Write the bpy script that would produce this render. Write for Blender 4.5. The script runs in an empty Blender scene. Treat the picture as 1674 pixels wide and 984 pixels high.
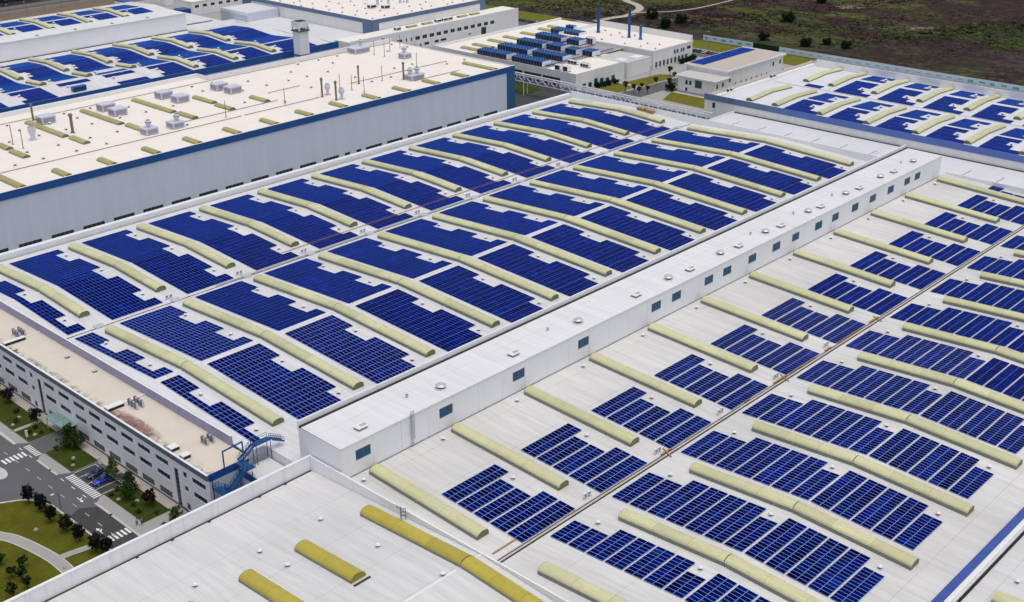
import bpy, math, random
import numpy as np
from mathutils import Matrix, Vector
random.seed(7)
rng = np.random.default_rng(11)
SC = bpy.context.scene
COL = SC.collection
G = -12.7            # ground level; z = 0 is the roof valley of the main hall

# ---------------------------------------------------------------- camera, sky, sun, exposure
def setup_camera():
    yaw, pit, roll = math.radians(43.46326), math.radians(23.84228), math.radians(-0.48684)
    fwd = Vector((math.cos(yaw)*math.cos(pit), math.sin(yaw)*math.cos(pit), -math.sin(pit)))
    right = fwd.cross(Vector((0, 0, 1))).normalized()
    up = right.cross(fwd)
    c, s = math.cos(roll), math.sin(roll)
    r2, u2 = right*c + up*s, up*c - right*s
    m = Matrix((r2, u2, -fwd)).transposed().to_4x4()
    m.translation = (0, 0, 133)
    cam = bpy.data.cameras.new('camera')
    cam.sensor_fit = 'HORIZONTAL'; cam.sensor_width = 36.0
    cam.lens = 1980.88/1674*36.0
    cam.clip_start = 1.0; cam.clip_end = 9000.0
    o = bpy.data.objects.new('camera', cam); COL.objects.link(o)
    o.matrix_world = m
    SC.camera = o
setup_camera()

SUN_EL, SUN_AZ = math.radians(79), math.radians(262)    # azimuth counted anticlockwise from +X
def setup_light():
    w = bpy.data.worlds.new('World'); SC.world = w; w.use_nodes = True
    nt = w.node_tree; nt.nodes.clear()
    out = nt.nodes.new('ShaderNodeOutputWorld'); bg = nt.nodes.new('ShaderNodeBackground')
    sky = nt.nodes.new('ShaderNodeTexSky'); sky.sky_type = 'NISHITA'; sky.sun_disc = False
    sky.sun_elevation = SUN_EL; sky.sun_rotation = math.pi/2 - SUN_AZ
    sky.air_density = 1.0; sky.dust_density = 4.0; sky.ozone_density = 1.0
    bg.inputs['Strength'].default_value = 0.15
    hs = nt.nodes.new('ShaderNodeHueSaturation'); hs.inputs['Saturation'].default_value = 0.55     # thin overcast
    nt.links.new(sky.outputs[0], hs.inputs['Color']); nt.links.new(hs.outputs[0], bg.inputs[0]); nt.links.new(bg.outputs[0], out.inputs[0])
    l = bpy.data.lights.new('sun', 'SUN'); l.energy = 0.6; l.angle = math.radians(40); l.color = (1.0, 0.96, 0.90)
    o = bpy.data.objects.new('sun', l); COL.objects.link(o)
    d = Vector((math.cos(SUN_AZ)*math.cos(SUN_EL), math.sin(SUN_AZ)*math.cos(SUN_EL), math.sin(SUN_EL)))
    o.rotation_euler = d.to_track_quat('Z', 'Y').to_euler()
    o.location = (0, 0, 300)
setup_light()
vs = SC.view_settings
vs.view_transform = 'Standard'; vs.look = 'None'; vs.gamma = 1.0; vs.use_curve_mapping = False
vs.exposure = -0.03

# ---------------------------------------------------------------- materials
def nodes_of(name):
    m = bpy.data.materials.new(name); m.use_nodes = True
    nt = m.node_tree
    return m, nt, nt.nodes['Principled BSDF']
def nn(nt, t, **kw):
    n = nt.nodes.new(t)
    for k, v in kw.items(): setattr(n, k, v)
    return n
def math_n(nt, op, a, b=None, clamp=False):
    n = nn(nt, 'ShaderNodeMath', operation=op, use_clamp=clamp)
    for i, x in enumerate((a, b)):
        if x is None: continue
        if isinstance(x, (int, float)): n.inputs[i].default_value = x
        else: nt.links.new(x, n.inputs[i])
    return n.outputs[0]
def mixc(nt, fac, a, b, blend='MIX'):
    n = nn(nt, 'ShaderNodeMix', data_type='RGBA', blend_type=blend)
    if isinstance(fac, (int, float)): n.inputs['Factor'].default_value = fac
    else: nt.links.new(fac, n.inputs['Factor'])
    for key, x in (('A', a), ('B', b)):
        s = [i for i in n.inputs if i.name == key and i.type == 'RGBA'][0]
        if isinstance(x, tuple): s.default_value = (*x[:3], 1)
        else: nt.links.new(x, s)
    return [o for o in n.outputs if o.type == 'RGBA'][0]
def noise(nt, scale, detail=3.0, vec=None, rough=0.55, mapping=None, rot=0.0):
    t = nn(nt, 'ShaderNodeTexNoise'); t.inputs['Scale'].default_value = scale
    t.inputs['Detail'].default_value = detail; t.inputs['Roughness'].default_value = rough
    if vec is None: vec = nn(nt, 'ShaderNodeNewGeometry').outputs['Position']
    if mapping is not None:
        mp = nn(nt, 'ShaderNodeMapping'); mp.inputs['Scale'].default_value = mapping
        mp.inputs['Rotation'].default_value = (0, 0, rot)
        nt.links.new(vec, mp.inputs['Vector']); vec = mp.outputs[0]
    nt.links.new(vec, t.inputs['Vector'])
    return t.outputs['Fac']
def ramp(nt, fac, stops):
    r = nn(nt, 'ShaderNodeValToRGB'); e = r.color_ramp.elements
    while len(e) < len(stops): e.new(0.5)
    for el, (p, c) in zip(e, stops):
        el.position = p; el.color = (*c, 1) if isinstance(c, tuple) else (c, c, c, 1)
    nt.links.new(fac, r.inputs[0]); return r.outputs[0]
def bump(nt, bsdf, h, strength=0.3, dist=0.05):
    b = nn(nt, 'ShaderNodeBump'); b.inputs['Strength'].default_value = strength; b.inputs['Distance'].default_value = dist
    nt.links.new(h, b.inputs['Height']); nt.links.new(b.outputs[0], bsdf.inputs['Normal'])

MATS = {}
def plain(name, col, rough=0.6, metal=0.0, var=0.12, scale=0.6, streak=0.0, bmp=0.0, coat=0.0):
    """painted or raw surface: base colour broken up by noise, optional vertical dirt streaks"""
    m, nt, b = nodes_of(name)
    n1 = noise(nt, scale, 5.0)
    c = mixc(nt, n1, tuple(x*(1-var) for x in col), tuple(min(1, x*(1+var)) for x in col))
    if streak:
        n2 = noise(nt, 1.0, 3.0, mapping=(0.9, 0.9, 0.05))
        f = ramp(nt, n2, [(0.50, 0.0), (0.72, streak)])
        c = mixc(nt, f, c, tuple(x*0.55 for x in col))
    nt.links.new(c, b.inputs['Base Color'])
    rr = ramp(nt, noise(nt, scale*2.3, 3.0), [(0.3, max(0.05, rough-0.08)), (0.7, min(1, rough+0.08))])
    nt.links.new(rr, b.inputs['Roughness'])
    b.inputs['Metallic'].default_value = metal
    if coat: b.inputs['Coat Weight'].default_value = coat
    if name.startswith('leaf') or name in ('earth', 'sand'): b.inputs['Specular IOR Level'].default_value = 0.1
    if bmp: bump(nt, b, noise(nt, scale*6, 4.0), 0.4, bmp)
    MATS[name] = m; return m

def sheet_roof(name, col, axis=0, period=0.55, dirt=0.5, line=0.80, warm=(0.60, 0.585, 0.555)):
    """ribbed white roof sheet: ribs repeat along `axis`, dirt runs down the other one"""
    m, nt, b = nodes_of(name)
    pos = nn(nt, 'ShaderNodeNewGeometry').outputs['Position']
    sep = nn(nt, 'ShaderNodeSeparateXYZ'); nt.links.new(pos, sep.inputs[0])
    u, v = sep.outputs[axis], sep.outputs[1-axis]
    fr = math_n(nt, 'FRACT', math_n(nt, 'MULTIPLY', u, 1.0/period))
    rib = ramp(nt, fr, [(0.0, line), (0.14, 1.0), (0.62, 0.985), (0.90, 1.0), (0.97, line)])
    mp = (0.9, 0.035, 1) if axis == 0 else (0.035, 0.9, 1)
    st = noise(nt, 1.0, 6.0, mapping=mp, rough=0.62)
    big = noise(nt, 0.035, 5.0, rough=0.6)
    c = mixc(nt, ramp(nt, st, [(0.40, 0.0), (0.72, dirt)]), col, warm)
    c = mixc(nt, ramp(nt, big, [(0.36, 0.0), (0.68, 0.5*dirt)]), c, tuple(x*0.86 for x in warm))
    sh = math_n(nt, 'FRACT', math_n(nt, 'MULTIPLY', u, 1.0/(period*2)))   # sheets differ a little from each other
    wn = nn(nt, 'ShaderNodeTexWhiteNoise', noise_dimensions='1D')
    nt.links.new(math_n(nt, 'FLOOR', math_n(nt, 'MULTIPLY', u, 1.0/(period*3))), wn.inputs['W'])
    c = mixc(nt, 1.0, c, ramp(nt, wn.outputs['Value'], [(0.0, 0.955), (1.0, 1.0)]), 'MULTIPLY')
    lap = math_n(nt, 'FRACT', math_n(nt, 'MULTIPLY', v, 1.0/11.7))
    c = mixc(nt, 1.0, c, ramp(nt, lap, [(0.0, 0.80), (0.010, 0.82), (0.016, 1.0)]), 'MULTIPLY')
    c = mixc(nt, 1.0, c, rib, 'MULTIPLY')
    nt.links.new(c, b.inputs['Base Color'])
    b.inputs['Roughness'].default_value = 0.48
    bump(nt, b, rib, 0.5, 0.04)
    MATS[name] = m; return m

def clad_wall(name, col, dirt=0.35, seam=1.1):
    """profiled wall cladding: fine horizontal ribs, vertical sheet joints, rain streaks"""
    m, nt, b = nodes_of(name)
    pos = nn(nt, 'ShaderNodeNewGeometry').outputs['Position']
    sep = nn(nt, 'ShaderNodeSeparateXYZ'); nt.links.new(pos, sep.inputs[0])
    h = math_n(nt, 'FRACT', math_n(nt, 'MULTIPLY', sep.outputs[2], 1.0/0.6))
    hv = ramp(nt, h, [(0.0, 0.88), (0.12, 1.0), (0.9, 1.0), (1.0, 0.90)])
    xy = math_n(nt, 'ADD', sep.outputs[0], sep.outputs[1])
    v = math_n(nt, 'FRACT', math_n(nt, 'MULTIPLY', xy, 1.0/(seam*4)))
    vv = ramp(nt, v, [(0.0, 0.90), (0.03, 1.0)])
    n = noise(nt, 1.0, 4.0, mapping=(0.35, 0.35, 0.03))
    c = mixc(nt, ramp(nt, n, [(0.42, 0.0), (0.75, dirt)]), col, tuple(x*0.72 for x in col))
    c = mixc(nt, 1.0, c, hv, 'MULTIPLY'); c = mixc(nt, 1.0, c, vv, 'MULTIPLY')
    nt.links.new(c, b.inputs['Base Color']); b.inputs['Roughness'].default_value = 0.5
    MATS[name] = m; return m

sheet_roof('roof_sheet', (0.80, 0.80, 0.81), 0, 0.55, 0.6)
sheet_roof('roof_sheet_warm', (0.79, 0.775, 0.745), 0, 0.55, 0.85)
sheet_roof('roof_sheet_far', (0.80, 0.80, 0.81), 1, 0.6, 0.35)
sheet_roof('roof_sheet_monitor', (0.84, 0.84, 0.835), 0, 0.62, 0.35, 0.86)
sheet_roof('roof_sheet_near', (0.79, 0.78, 0.765), 0, 0.55, 0.8, 0.78, (0.62, 0.61, 0.60))
plain('cream_roof', (0.86, 0.80, 0.72), 0.7, var=0.07, scale=0.12, bmp=0.01)
plain('white_wall', (0.82, 0.82, 0.83), 0.55, var=0.05, scale=0.2, streak=0.25)
plain('white_panel', (0.86, 0.86, 0.87), 0.5, var=0.035, scale=0.15, streak=0.06)
plain('white_trim', (0.80, 0.80, 0.80), 0.5, var=0.05)
clad_wall('grey_clad', (0.60, 0.655, 0.75), 0.3)
clad_wall('white_clad', (0.82, 0.815, 0.80), 0.35)
plain('blue_fascia', (0.005, 0.075, 0.27), 0.45, var=0.15, scale=0.15)
plain('steel_blue_fascia', (0.10, 0.17, 0.30), 0.5, var=0.18, scale=0.1)
plain('corner_blue', (0.018, 0.10, 0.22), 0.5, var=0.15, scale=0.15)
plain('slate_fascia', (0.115, 0.135, 0.19), 0.5, var=0.15, scale=0.1)
plain('periwinkle_fascia', (0.085, 0.16, 0.46), 0.45, var=0.2, scale=0.05)
plain('lavender_wall', (0.33, 0.32, 0.47), 0.6, var=0.15, scale=0.3, streak=0.4)
plain('coping_blue', (0.035, 0.085, 0.33), 0.45, var=0.25, scale=0.3)
plain('gutter_dark', (0.018, 0.018, 0.022), 0.7, var=0.3)
plain('gutter_walk', (0.52, 0.46, 0.37), 0.8, var=0.35, scale=0.3)
plain('seam_grey', (0.22, 0.22, 0.24), 0.7)
plain('window_blue', (0.003, 0.075, 0.17), 0.5, var=0.3, scale=0.3)
plain('window_dark', (0.012, 0.026, 0.034), 0.12, var=0.4, scale=0.4)
plain('window_teal', (0.02, 0.07, 0.075), 0.14, var=0.4, scale=0.5)
plain('canopy_glass', (0.20, 0.33, 0.33), 0.25, var=0.2)
plain('rib_pale', (0.42, 0.40, 0.26), 0.6)
plain('frame_grey', (0.33, 0.34, 0.36), 0.5)
plain('metal_grey', (0.42, 0.43, 0.45), 0.4, 0.6)
plain('metal_light', (0.62, 0.63, 0.65), 0.38, 0.35)
plain('vent_white', (0.82, 0.82, 0.82), 0.45, var=0.06)
plain('pipe_brown', (0.20, 0.17, 0.13), 0.6, 0.2, streak=0.4)
plain('unit_grey', (0.60, 0.60, 0.68), 0.5, var=0.1)
plain('unit_side', (0.30, 0.30, 0.38), 0.55, var=0.15)
plain('concrete', (0.36, 0.35, 0.33), 0.85, var=0.12, scale=0.8, bmp=0.01)
plain('concrete_light', (0.55, 0.53, 0.50), 0.85, var=0.1, scale=0.8)
plain('paving_pink', (0.52, 0.45, 0.39), 0.85, var=0.1, scale=1.5)
plain('asphalt', (0.11, 0.11, 0.118), 0.85, var=0.22, scale=0.12, bmp=0.01)
plain('asphalt_dark', (0.05, 0.05, 0.056), 0.85, var=0.2, scale=0.3)
plain('paint_white', (0.78, 0.78, 0.76), 0.7, var=0.1, scale=1.5)
plain('paint_yellow', (0.60, 0.40, 0.12), 0.7, var=0.15, scale=2.0)
plain('steel_blue', (0.010, 0.085, 0.26), 0.45, 0.2, var=0.2)
plain('chiller_blue', (0.015, 0.12, 0.36), 0.5, var=0.25, scale=0.5)
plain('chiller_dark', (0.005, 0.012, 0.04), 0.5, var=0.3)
plain('wood', (0.36, 0.20, 0.08), 0.8, var=0.3, scale=1.5)
plain('wood_pale', (0.42, 0.28, 0.13), 0.8, var=0.2)
plain('cable_orange', (0.42, 0.16, 0.06), 0.7)
plain('teal_panel', (0.12, 0.45, 0.48), 0.5, var=0.3, scale=0.25)
plain('hoarding_white', (0.62, 0.72, 0.80), 0.5, var=0.12, scale=0.3)
plain('hoarding_blue', (0.30, 0.50, 0.66), 0.5)
plain('tyre', (0.012, 0.012, 0.013), 0.8)
plain('bark', (0.07, 0.05, 0.035), 0.9)
plain('earth', (0.19, 0.145, 0.10), 0.95, var=0.25, scale=0.15)
plain('sand', (0.46, 0.42, 0.34), 0.95, var=0.15, scale=0.3)
plain('rock', (0.36, 0.33, 0.28), 0.9)
plain('skin', (0.42, 0.26, 0.18), 0.6)
plain('cloth_blue', (0.10, 0.17, 0.36), 0.8)
plain('cloth_dark', (0.014, 0.016, 0.03), 0.8)
plain('cloth_pale', (0.33, 0.42, 0.55), 0.8)
for nm, c in (('car_navy', (0.004, 0.018, 0.07)), ('car_blue', (0.010, 0.03, 0.42)), ('car_black', (0.008, 0.009, 0.012)), ('car_white', (0.7, 0.7, 0.7)), ('car_grey', (0.12, 0.13, 0.15))):
    plain(nm, c, 0.25, 0.0, var=0.03, coat=1.0)
for nm, c in (('leaf_dark', (0.010, 0.013, 0.009)), ('leaf_maroon', (0.014, 0.009, 0.010)), ('leaf_green', (0.040, 0.085, 0.012)), ('leaf_lime', (0.10, 0.15, 0.022)), ('leaf_deep', (0.014, 0.034, 0.016)), ('leaf_olive', (0.050, 0.062, 0.014)), ('leaf_purple', (0.030, 0.015, 0.022)), ('leaf_straw', (0.14, 0.11, 0.065)), ('leaf_brown', (0.040, 0.027, 0.025))):
    plain(nm, c, 0.75, var=0.35, scale=1.2)

def skylight_mat(name, col, alt):
    m, nt, b = nodes_of(name)
    pos = nn(nt, 'ShaderNodeNewGeometry').outputs['Position']
    n = noise(nt, 1.0, 4.0, mapping=(1.6, 0.12, 1.0))
    n2 = noise(nt, 0.05, 3.0)
    c = mixc(nt, ramp(nt, n, [(0.3, 0.0), (0.7, 1.0)]), col, alt)
    c = mixc(nt, ramp(nt, n2, [(0.35, 0.0), (0.7, 0.5)]), c, tuple(x*0.86 for x in alt))
    oi = nn(nt, 'ShaderNodeObjectInfo')
    c = mixc(nt, 1.0, c, ramp(nt, oi.outputs['Random'], [(0.0, 0.88), (1.0, 1.06)]), 'MULTIPLY')
    g = noise(nt, 1.0, 6.0, mapping=(0.8, 0.5, 1.5), rough=0.7)
    c = mixc(nt, ramp(nt, g, [(0.52, 0.0), (0.72, 0.45)]), c, tuple(x*0.62 for x in alt))
    nt.links.new(c, b.inputs['Base Color']); b.inputs['Roughness'].default_value = 0.42
    MATS[name] = m
skylight_mat('skylight_pale', (0.69, 0.685, 0.41), (0.63, 0.61, 0.33))
skylight_mat('skylight_yellow', (0.55, 0.45, 0.065), (0.46, 0.37, 0.05))
skylight_mat('skylight_ochre', (0.48, 0.42, 0.15), (0.40, 0.35, 0.12))
plain('cap_olive', (0.15, 0.16, 0.085), 0.5, var=0.15)
plain('cap_yellow', (0.27, 0.25, 0.03), 0.5, var=0.15)
plain('curb', (0.20, 0.22, 0.185), 0.6, var=0.2)

def solar_mat():
    m, nt, b = nodes_of('solar_glass')
    at = nn(nt, 'ShaderNodeAttribute', attribute_name='tone')
    t = at.outputs['Fac']
    c = ramp(nt, t, [(0.0, (0.0010, 0.005, 0.060)), (0.35, (0.0011, 0.011, 0.125)), (0.62, (0.0012, 0.022, 0.175)), (0.85, (0.012, 0.007, 0.24)), (1.0, (0.0012, 0.060, 0.26))])
    n = noise(nt, 1.0, 4.0, mapping=(0.05, 0.42, 1.0))
    c = mixc(nt, 1.0, c, ramp(nt, n, [(0.32, 0.55), (0.68, 1.5)]), 'MULTIPLY')
    nt.links.new(c, b.inputs['Base Color'])
    b.inputs['Roughness'].default_value = 0.32
    b.inputs['Metallic'].default_value = 1.0
    b.inputs['IOR'].default_value = 1.2
    b.inputs['Specular Tint'].default_value = (0.03, 0.27, 1.0, 1)     # blue anti-reflective coating
    b.inputs['Sheen Weight'].default_value = 1.0      # blue sheen put in for sky reflection at low angles
    b.inputs['Sheen Roughness'].default_value = 0.30
    b.inputs['Sheen Tint'].default_value = (0.015, 0.26, 1.0, 1)
    MATS['solar_glass'] = m
solar_mat()
plain('solar_frame_near', (0.30, 0.39, 0.74), 0.45, 0.1, var=0.05)
plain('solar_frame', (0.19, 0.28, 0.72), 0.45, 0.1, var=0.05)

def grass_mat(name, a, b_, c_):
    m, nt, b = nodes_of(name)
    n1 = noise(nt, 0.25, 6.0, rough=0.65); n2 = noise(nt, 2.2, 4.0)
    c = mixc(nt, ramp(nt, n1, [(0.35, 0.0), (0.65, 1.0)]), a, b_)
    c = mixc(nt, ramp(nt, n2, [(0.45, 0.0), (0.75, 0.6)]), c, c_)
    nt.links.new(c, b.inputs['Base Color']); b.inputs['Roughness'].default_value = 0.95; b.inputs['Specular IOR Level'].default_value = 0.05
    bump(nt, b, n2, 0.6, 0.08)
    MATS[name] = m
grass_mat('lawn', (0.082, 0.092, 0.010), (0.125, 0.122, 0.014), (0.05, 0.064, 0.010))
grass_mat('lawn_dark', (0.040, 0.058, 0.010), (0.062, 0.078, 0.012), (0.022, 0.034, 0.010))
grass_mat('lawn_far', (0.13, 0.13, 0.018), (0.19, 0.17, 0.03), (0.10, 0.11, 0.018))

def field_mat():
    m, nt, b = nodes_of('field')
    R = math.radians(46)
    def nz(sc, det, sx=1.0, sy=1.0, ro=0.6): return noise(nt, sc, det, mapping=(sx, sy, 1), rot=R, rough=ro)
    n1 = nz(0.012, 8.0, 1.0, 0.45, 0.68); n2 = nz(0.016, 6.0, 1.0, 0.5, 0.65); n3 = nz(0.07, 5.0, 1, 0.6); n4 = nz(0.03, 7.0, 1, 0.5, 0.7); n5 = nz(0.35, 4.0)
    c = mixc(nt, ramp(nt, n1, [(0.36, 0.0), (0.52, 1.0)]), (0.080, 0.058, 0.056), (0.085, 0.100, 0.024))
    c = mixc(nt, ramp(nt, n2, [(0.47, 0.0), (0.60, 0.85)]), c, (0.032, 0.050, 0.018))
    c = mixc(nt, ramp(nt, n4, [(0.45, 0.0), (0.55, 0.9)]), c, (0.046, 0.024, 0.032))
    c = mixc(nt, ramp(nt, n3, [(0.60, 0.0), (0.78, 0.55)]), c, (0.19, 0.145, 0.105))
    c = mixc(nt, 1.0, c, ramp(nt, n5, [(0.28, 0.45), (0.72, 1.4)]), 'MULTIPLY')
    nt.links.new(c, b.inputs['Base Color']); b.inputs['Roughness'].default_value = 1.0; b.inputs['Specular IOR Level'].default_value = 0.05
    bump(nt, b, n5, 0.8, 0.8)
    MATS['field'] = m
field_mat()

def office_roof_mat():
    m, nt, b = nodes_of('office_roof')
    pos = nn(nt, 'ShaderNodeNewGeometry').outputs['Position']
    n1 = noise(nt, 0.25, 5.0); n2 = noise(nt, 1.2, 6.0, rough=0.7)
    c = mixc(nt, n1, (0.62, 0.545, 0.44), (0.74, 0.67, 0.565))
    sep = nn(nt, 'ShaderNodeSeparateXYZ'); nt.links.new(pos, sep.inputs[0])
    # rust and moss stain left by standing water along the street-side lip
    fx = math_n(nt, 'SUBTRACT', 1.0, math_n(nt, 'MULTIPLY', math_n(nt, 'ABSOLUTE', math_n(nt, 'SUBTRACT', sep.outputs[0], 113.0)), 0.38), True)
    fy = math_n(nt, 'SUBTRACT', 1.0, math_n(nt, 'MULTIPLY', math_n(nt, 'ABSOLUTE', math_n(nt, 'SUBTRACT', sep.outputs[1], 223.0)), 0.085), True)
    f = math_n(nt, 'MULTIPLY', math_n(nt, 'MULTIPLY', fx, fy), math_n(nt, 'SUBTRACT', math_n(nt, 'MULTIPLY', n2, 3.2), 0.85))
    c = mixc(nt, ramp(nt, f, [(0.06, 0.0), (0.30, 0.9)]), c, (0.26, 0.12, 0.10))
    fx2 = math_n(nt, 'SUBTRACT', 1.0, math_n(nt, 'MULTIPLY', math_n(nt, 'ABSOLUTE', math_n(nt, 'SUBTRACT', sep.outputs[0], 112.2)), 0.55), True)
    f2 = math_n(nt, 'MULTIPLY', fx2, ramp(nt, noise(nt, 0.5, 5.0, rough=0.7), [(0.46, 0.0), (0.58, 1.0)]))
    c = mixc(nt, math_n(nt, 'MULTIPLY', f2, 0.85), c, (0.06, 0.05, 0.045))
    nt.links.new(c, b.inputs['Base Color']); b.inputs['Roughness'].default_value = 0.85
    MATS['office_roof'] = m
office_roof_mat()

# ---------------------------------------------------------------- mesh helpers
class MB:
    def __init__(s): s.v = []; s.f = []; s.m = []; s.sm = False
    def add(s, vs, fs, m=0):
        n = len(s.v); s.v += [tuple(v) for v in vs]
        for f in fs: s.f.append(tuple(n+i for i in f)); s.m.append(m)
        return s
    def box(s, x0, x1, y0, y1, z0, z1, m=0, mt=None):
        if x0 > x1: x0, x1 = x1, x0
        if y0 > y1: y0, y1 = y1, y0
        if z0 > z1: z0, z1 = z1, z0
        n = len(s.v)
        s.v += [(x0, y0, z0), (x1, y0, z0), (x1, y1, z0), (x0, y1, z0), (x0, y0, z1), (x1, y0, z1), (x1, y1, z1), (x0, y1, z1)]
        for f in ((3, 2, 1, 0), (4, 5, 6, 7), (0, 1, 5, 4), (1, 2, 6, 5), (2, 3, 7, 6), (3, 0, 4, 7)):
            s.f.append(tuple(n+i for i in f)); s.m.append(m)
        if mt is not None: s.m[-5] = mt
        return s
    def quad(s, a, b, c, d, m=0): return s.add((a, b, c, d), ((0, 1, 2, 3),), m)
    def poly(s, pts, z0, z1, m=0, mt=None):
        """slab with the outline pts (counter-clockwise)"""
        n = len(pts); k = len(s.v)
        s.v += [(x, y, z0) for x, y in pts] + [(x, y, z1) for x, y in pts]
        s.f.append(tuple(k+n+i for i in range(n))); s.m.append(m if mt is None else mt)
        for i in range(n):
            j = (i+1) % n; s.f.append((k+i, k+j, k+n+j, k+n+i)); s.m.append(m)
        return s
    def tube(s, p0, p1, r, n=8, m=0, r1=None, cap=True):
        p0, p1 = Vector(p0), Vector(p1); d = (p1-p0).normalized()
        a = d.orthogonal().normalized(); b = d.cross(a); r1 = r if r1 is None else r1
        k = len(s.v)
        for p, rr in ((p0, r), (p1, r1)):
            for i in range(n):
                t = 2*math.pi*i/n; s.v.append(tuple(p + a*(math.cos(t)*rr) + b*(math.sin(t)*rr)))
        for i in range(n):
            j = (i+1) % n; s.f.append((k+i, k+j, k+n+j, k+n+i)); s.m.append(m)
        if cap:
            s.f.append(tuple(k+n+i for i in range(n))); s.m.append(m)
            s.f.append(tuple(k+n-1-i for i in range(n))); s.m.append(m)
        return s
    def lathe(s, prof, n=12, c=(0, 0, 0), m=0, mats=None):
        k = len(s.v)
        for r, z in prof:
            for i in range(n):
                t = 2*math.pi*i/n; s.v.append((c[0]+math.cos(t)*r, c[1]+math.sin(t)*r, c[2]+z))
        for a in range(len(prof)-1):
            for i in range(n):
                j = (i+1) % n
                s.f.append((k+a*n+i, k+a*n+j, k+(a+1)*n+j, k+(a+1)*n+i)); s.m.append(m if mats is None else mats[a])
        e = k+(len(prof)-1)*n
        s.f.append(tuple(e+i for i in range(n))); s.m.append(m if mats is None else mats[-1])
        return s
    def beam(s, p0, p1, w, h, m=0):
        p0, p1 = Vector(p0), Vector(p1); d = (p1-p0).normalized()
        up = Vector((0, 0, 1)) if abs(d.z) < 0.95 else Vector((1, 0, 0))
        a = d.cross(up).normalized()*(w/2); b = a.cross(d).normalized()*(h/2)
        k = len(s.v)
        for p in (p0, p1):
            for q in (a+b, a-b, -a-b, -a+b): s.v.append(tuple(p+q))
        for f in ((0, 1, 2, 3), (7, 6, 5, 4), (0, 4, 5, 1), (1, 5, 6, 2), (2, 6, 7, 3), (3, 7, 4, 0)):
            s.f.append(tuple(k+i for i in f)); s.m.append(m)
        return s
    def mesh(s, name, mats, smooth=False):
        me = bpy.data.meshes.new(name); me.from_pydata(s.v, [], s.f)
        for n in mats: me.materials.append(MATS[n])
        me.polygons.foreach_set('material_index', s.m)
        if smooth: me.polygons.foreach_set('use_smooth', [True]*len(s.f))
        me.update(); return me

def link(name, me, parent=None, loc=(0, 0, 0), rot=None, label=None, kind=None, scale=None):
    o = bpy.data.objects.new(name, me); COL.objects.link(o)
    if parent is not None:
        o.parent = parent; base = Vector(parent['_w']) if '_w' in parent else Vector((0, 0, 0))
    else: base = Vector((0, 0, 0))
    o.location = Vector(loc)-base
    o['_w'] = tuple(float(x) for x in loc)
    if rot is not None: o.rotation_euler = rot
    if scale is not None: o.scale = scale
    if label: o['label'] = label
    if kind: o['kind'] = kind
    return o
def thing(name, label, cat, loc=(0, 0, 0), group=None):
    o = link(name, None, None, loc, label=label); o['category'] = cat; o.empty_display_size = 0.5
    if group: o['group'] = group
    return o
def solid(name, label, cat, me, loc=(0, 0, 0), rot=None, group=None):
    o = link(name, me, None, loc, rot, label); o['category'] = cat
    if group: o['group'] = group
    return o
def structure(name, me): return link(name, me, kind='structure')
ORD = ['first', 'second', 'third', 'fourth', 'fifth', 'sixth', 'seventh', 'eighth', 'ninth', 'tenth', 'eleventh', 'twelfth', 'thirteenth', 'fourteenth']

# ---------------------------------------------------------------- ground
K = 0.9845
def gp(pts): return [(x*K, y*K) for x, y in pts]
structure('ground', MB().quad((-3000, -3000, G-0.10), (5000, -3000, G-0.10), (5000, 5000, G-0.10), (-3000, 5000, G-0.10)).mesh('ground', ['field']))
structure('site_pavement', MB().box(-200, 582.5, -200, 765, G-0.09, G-0.06).mesh('site_pavement', ['concrete']))
structure('road', MB().box(-60, 112.3, 120, 420, G-0.055, G).mesh('road', ['asphalt']))
m = MB()
m.poly(gp([(94.3, 203), (100.7, 203), (100.7, 221), (97.5, 223.5), (94.3, 222)]), G+0.010, G+0.014)
structure('road_patch', m.mesh('road_patch', ['asphalt_dark']))
# pavements with kerb faces
def slab(name, pts, h, mat, edge='concrete_light'):
    return structure(name, MB().poly(gp(pts), G-0.05, G+h, 0, 1).mesh(name, [edge, mat]))
slab('pavement', [(101.3, 204.0), (104.0, 204.0), (104.0, 224.2), (103.0, 224.2), (101.3, 222.6)], 0.13, 'concrete')
slab('pavement', [(101.3, 239.9), (103.6, 238.4), (103.8, 238.6), (103.6, 251.0), (102.4, 250.8), (101.3, 249.4)], 0.13, 'concrete')
slab('pavement', [(101.4, 260.2), (103.4, 258.4), (103.7, 300.0), (101.4, 300.0)], 0.13, 'concrete')
slab('kerb', [(100.75, 204.0), (101.27, 204.0), (101.27, 222.5), (100.75, 222.9)], 0.14, 'concrete_light')
slab('kerb', [(100.75, 239.8), (101.27, 239.8), (101.27, 249.4), (100.75, 249.2)], 0.14, 'concrete_light')
slab('kerb', [(100.6, 260.2), (101.37, 260.2), (101.37, 300.0), (100.6, 300.0)], 0.14, 'concrete_light')
slab('lawn', [(104.05, 208.0), (110.6, 208.0), (110.6, 224.4), (104.05, 224.4)], 0.11, 'lawn_dark')
slab('lawn', [(103.9, 238.5), (110.6, 238.5), (110.6, 251.2), (103.9, 251.0)], 0.11, 'lawn_dark')
slab('lawn', [(103.75, 258.6), (110.6, 258.6), (110.6, 265.8), (103.75, 265.8)], 0.11, 'lawn_dark')
slab('lawn', [(103.75, 267.2), (110.6, 267.2), (110.6, 300), (103.75, 300)], 0.11, 'lawn_dark')
slab('lawn', [(104.05, 198), (110.6, 198), (110.6, 204.4), (104.05, 204.4)], 0.11, 'lawn_dark')
slab('path', [(104.02, 204.5), (112.9, 204.5), (112.9, 207.9), (104.02, 207.9)], 0.10, 'concrete')
slab('path', [(103.8, 265.9), (110.6, 265.9), (110.6, 267.1), (103.8, 267.1)], 0.10, 'concrete')
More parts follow.
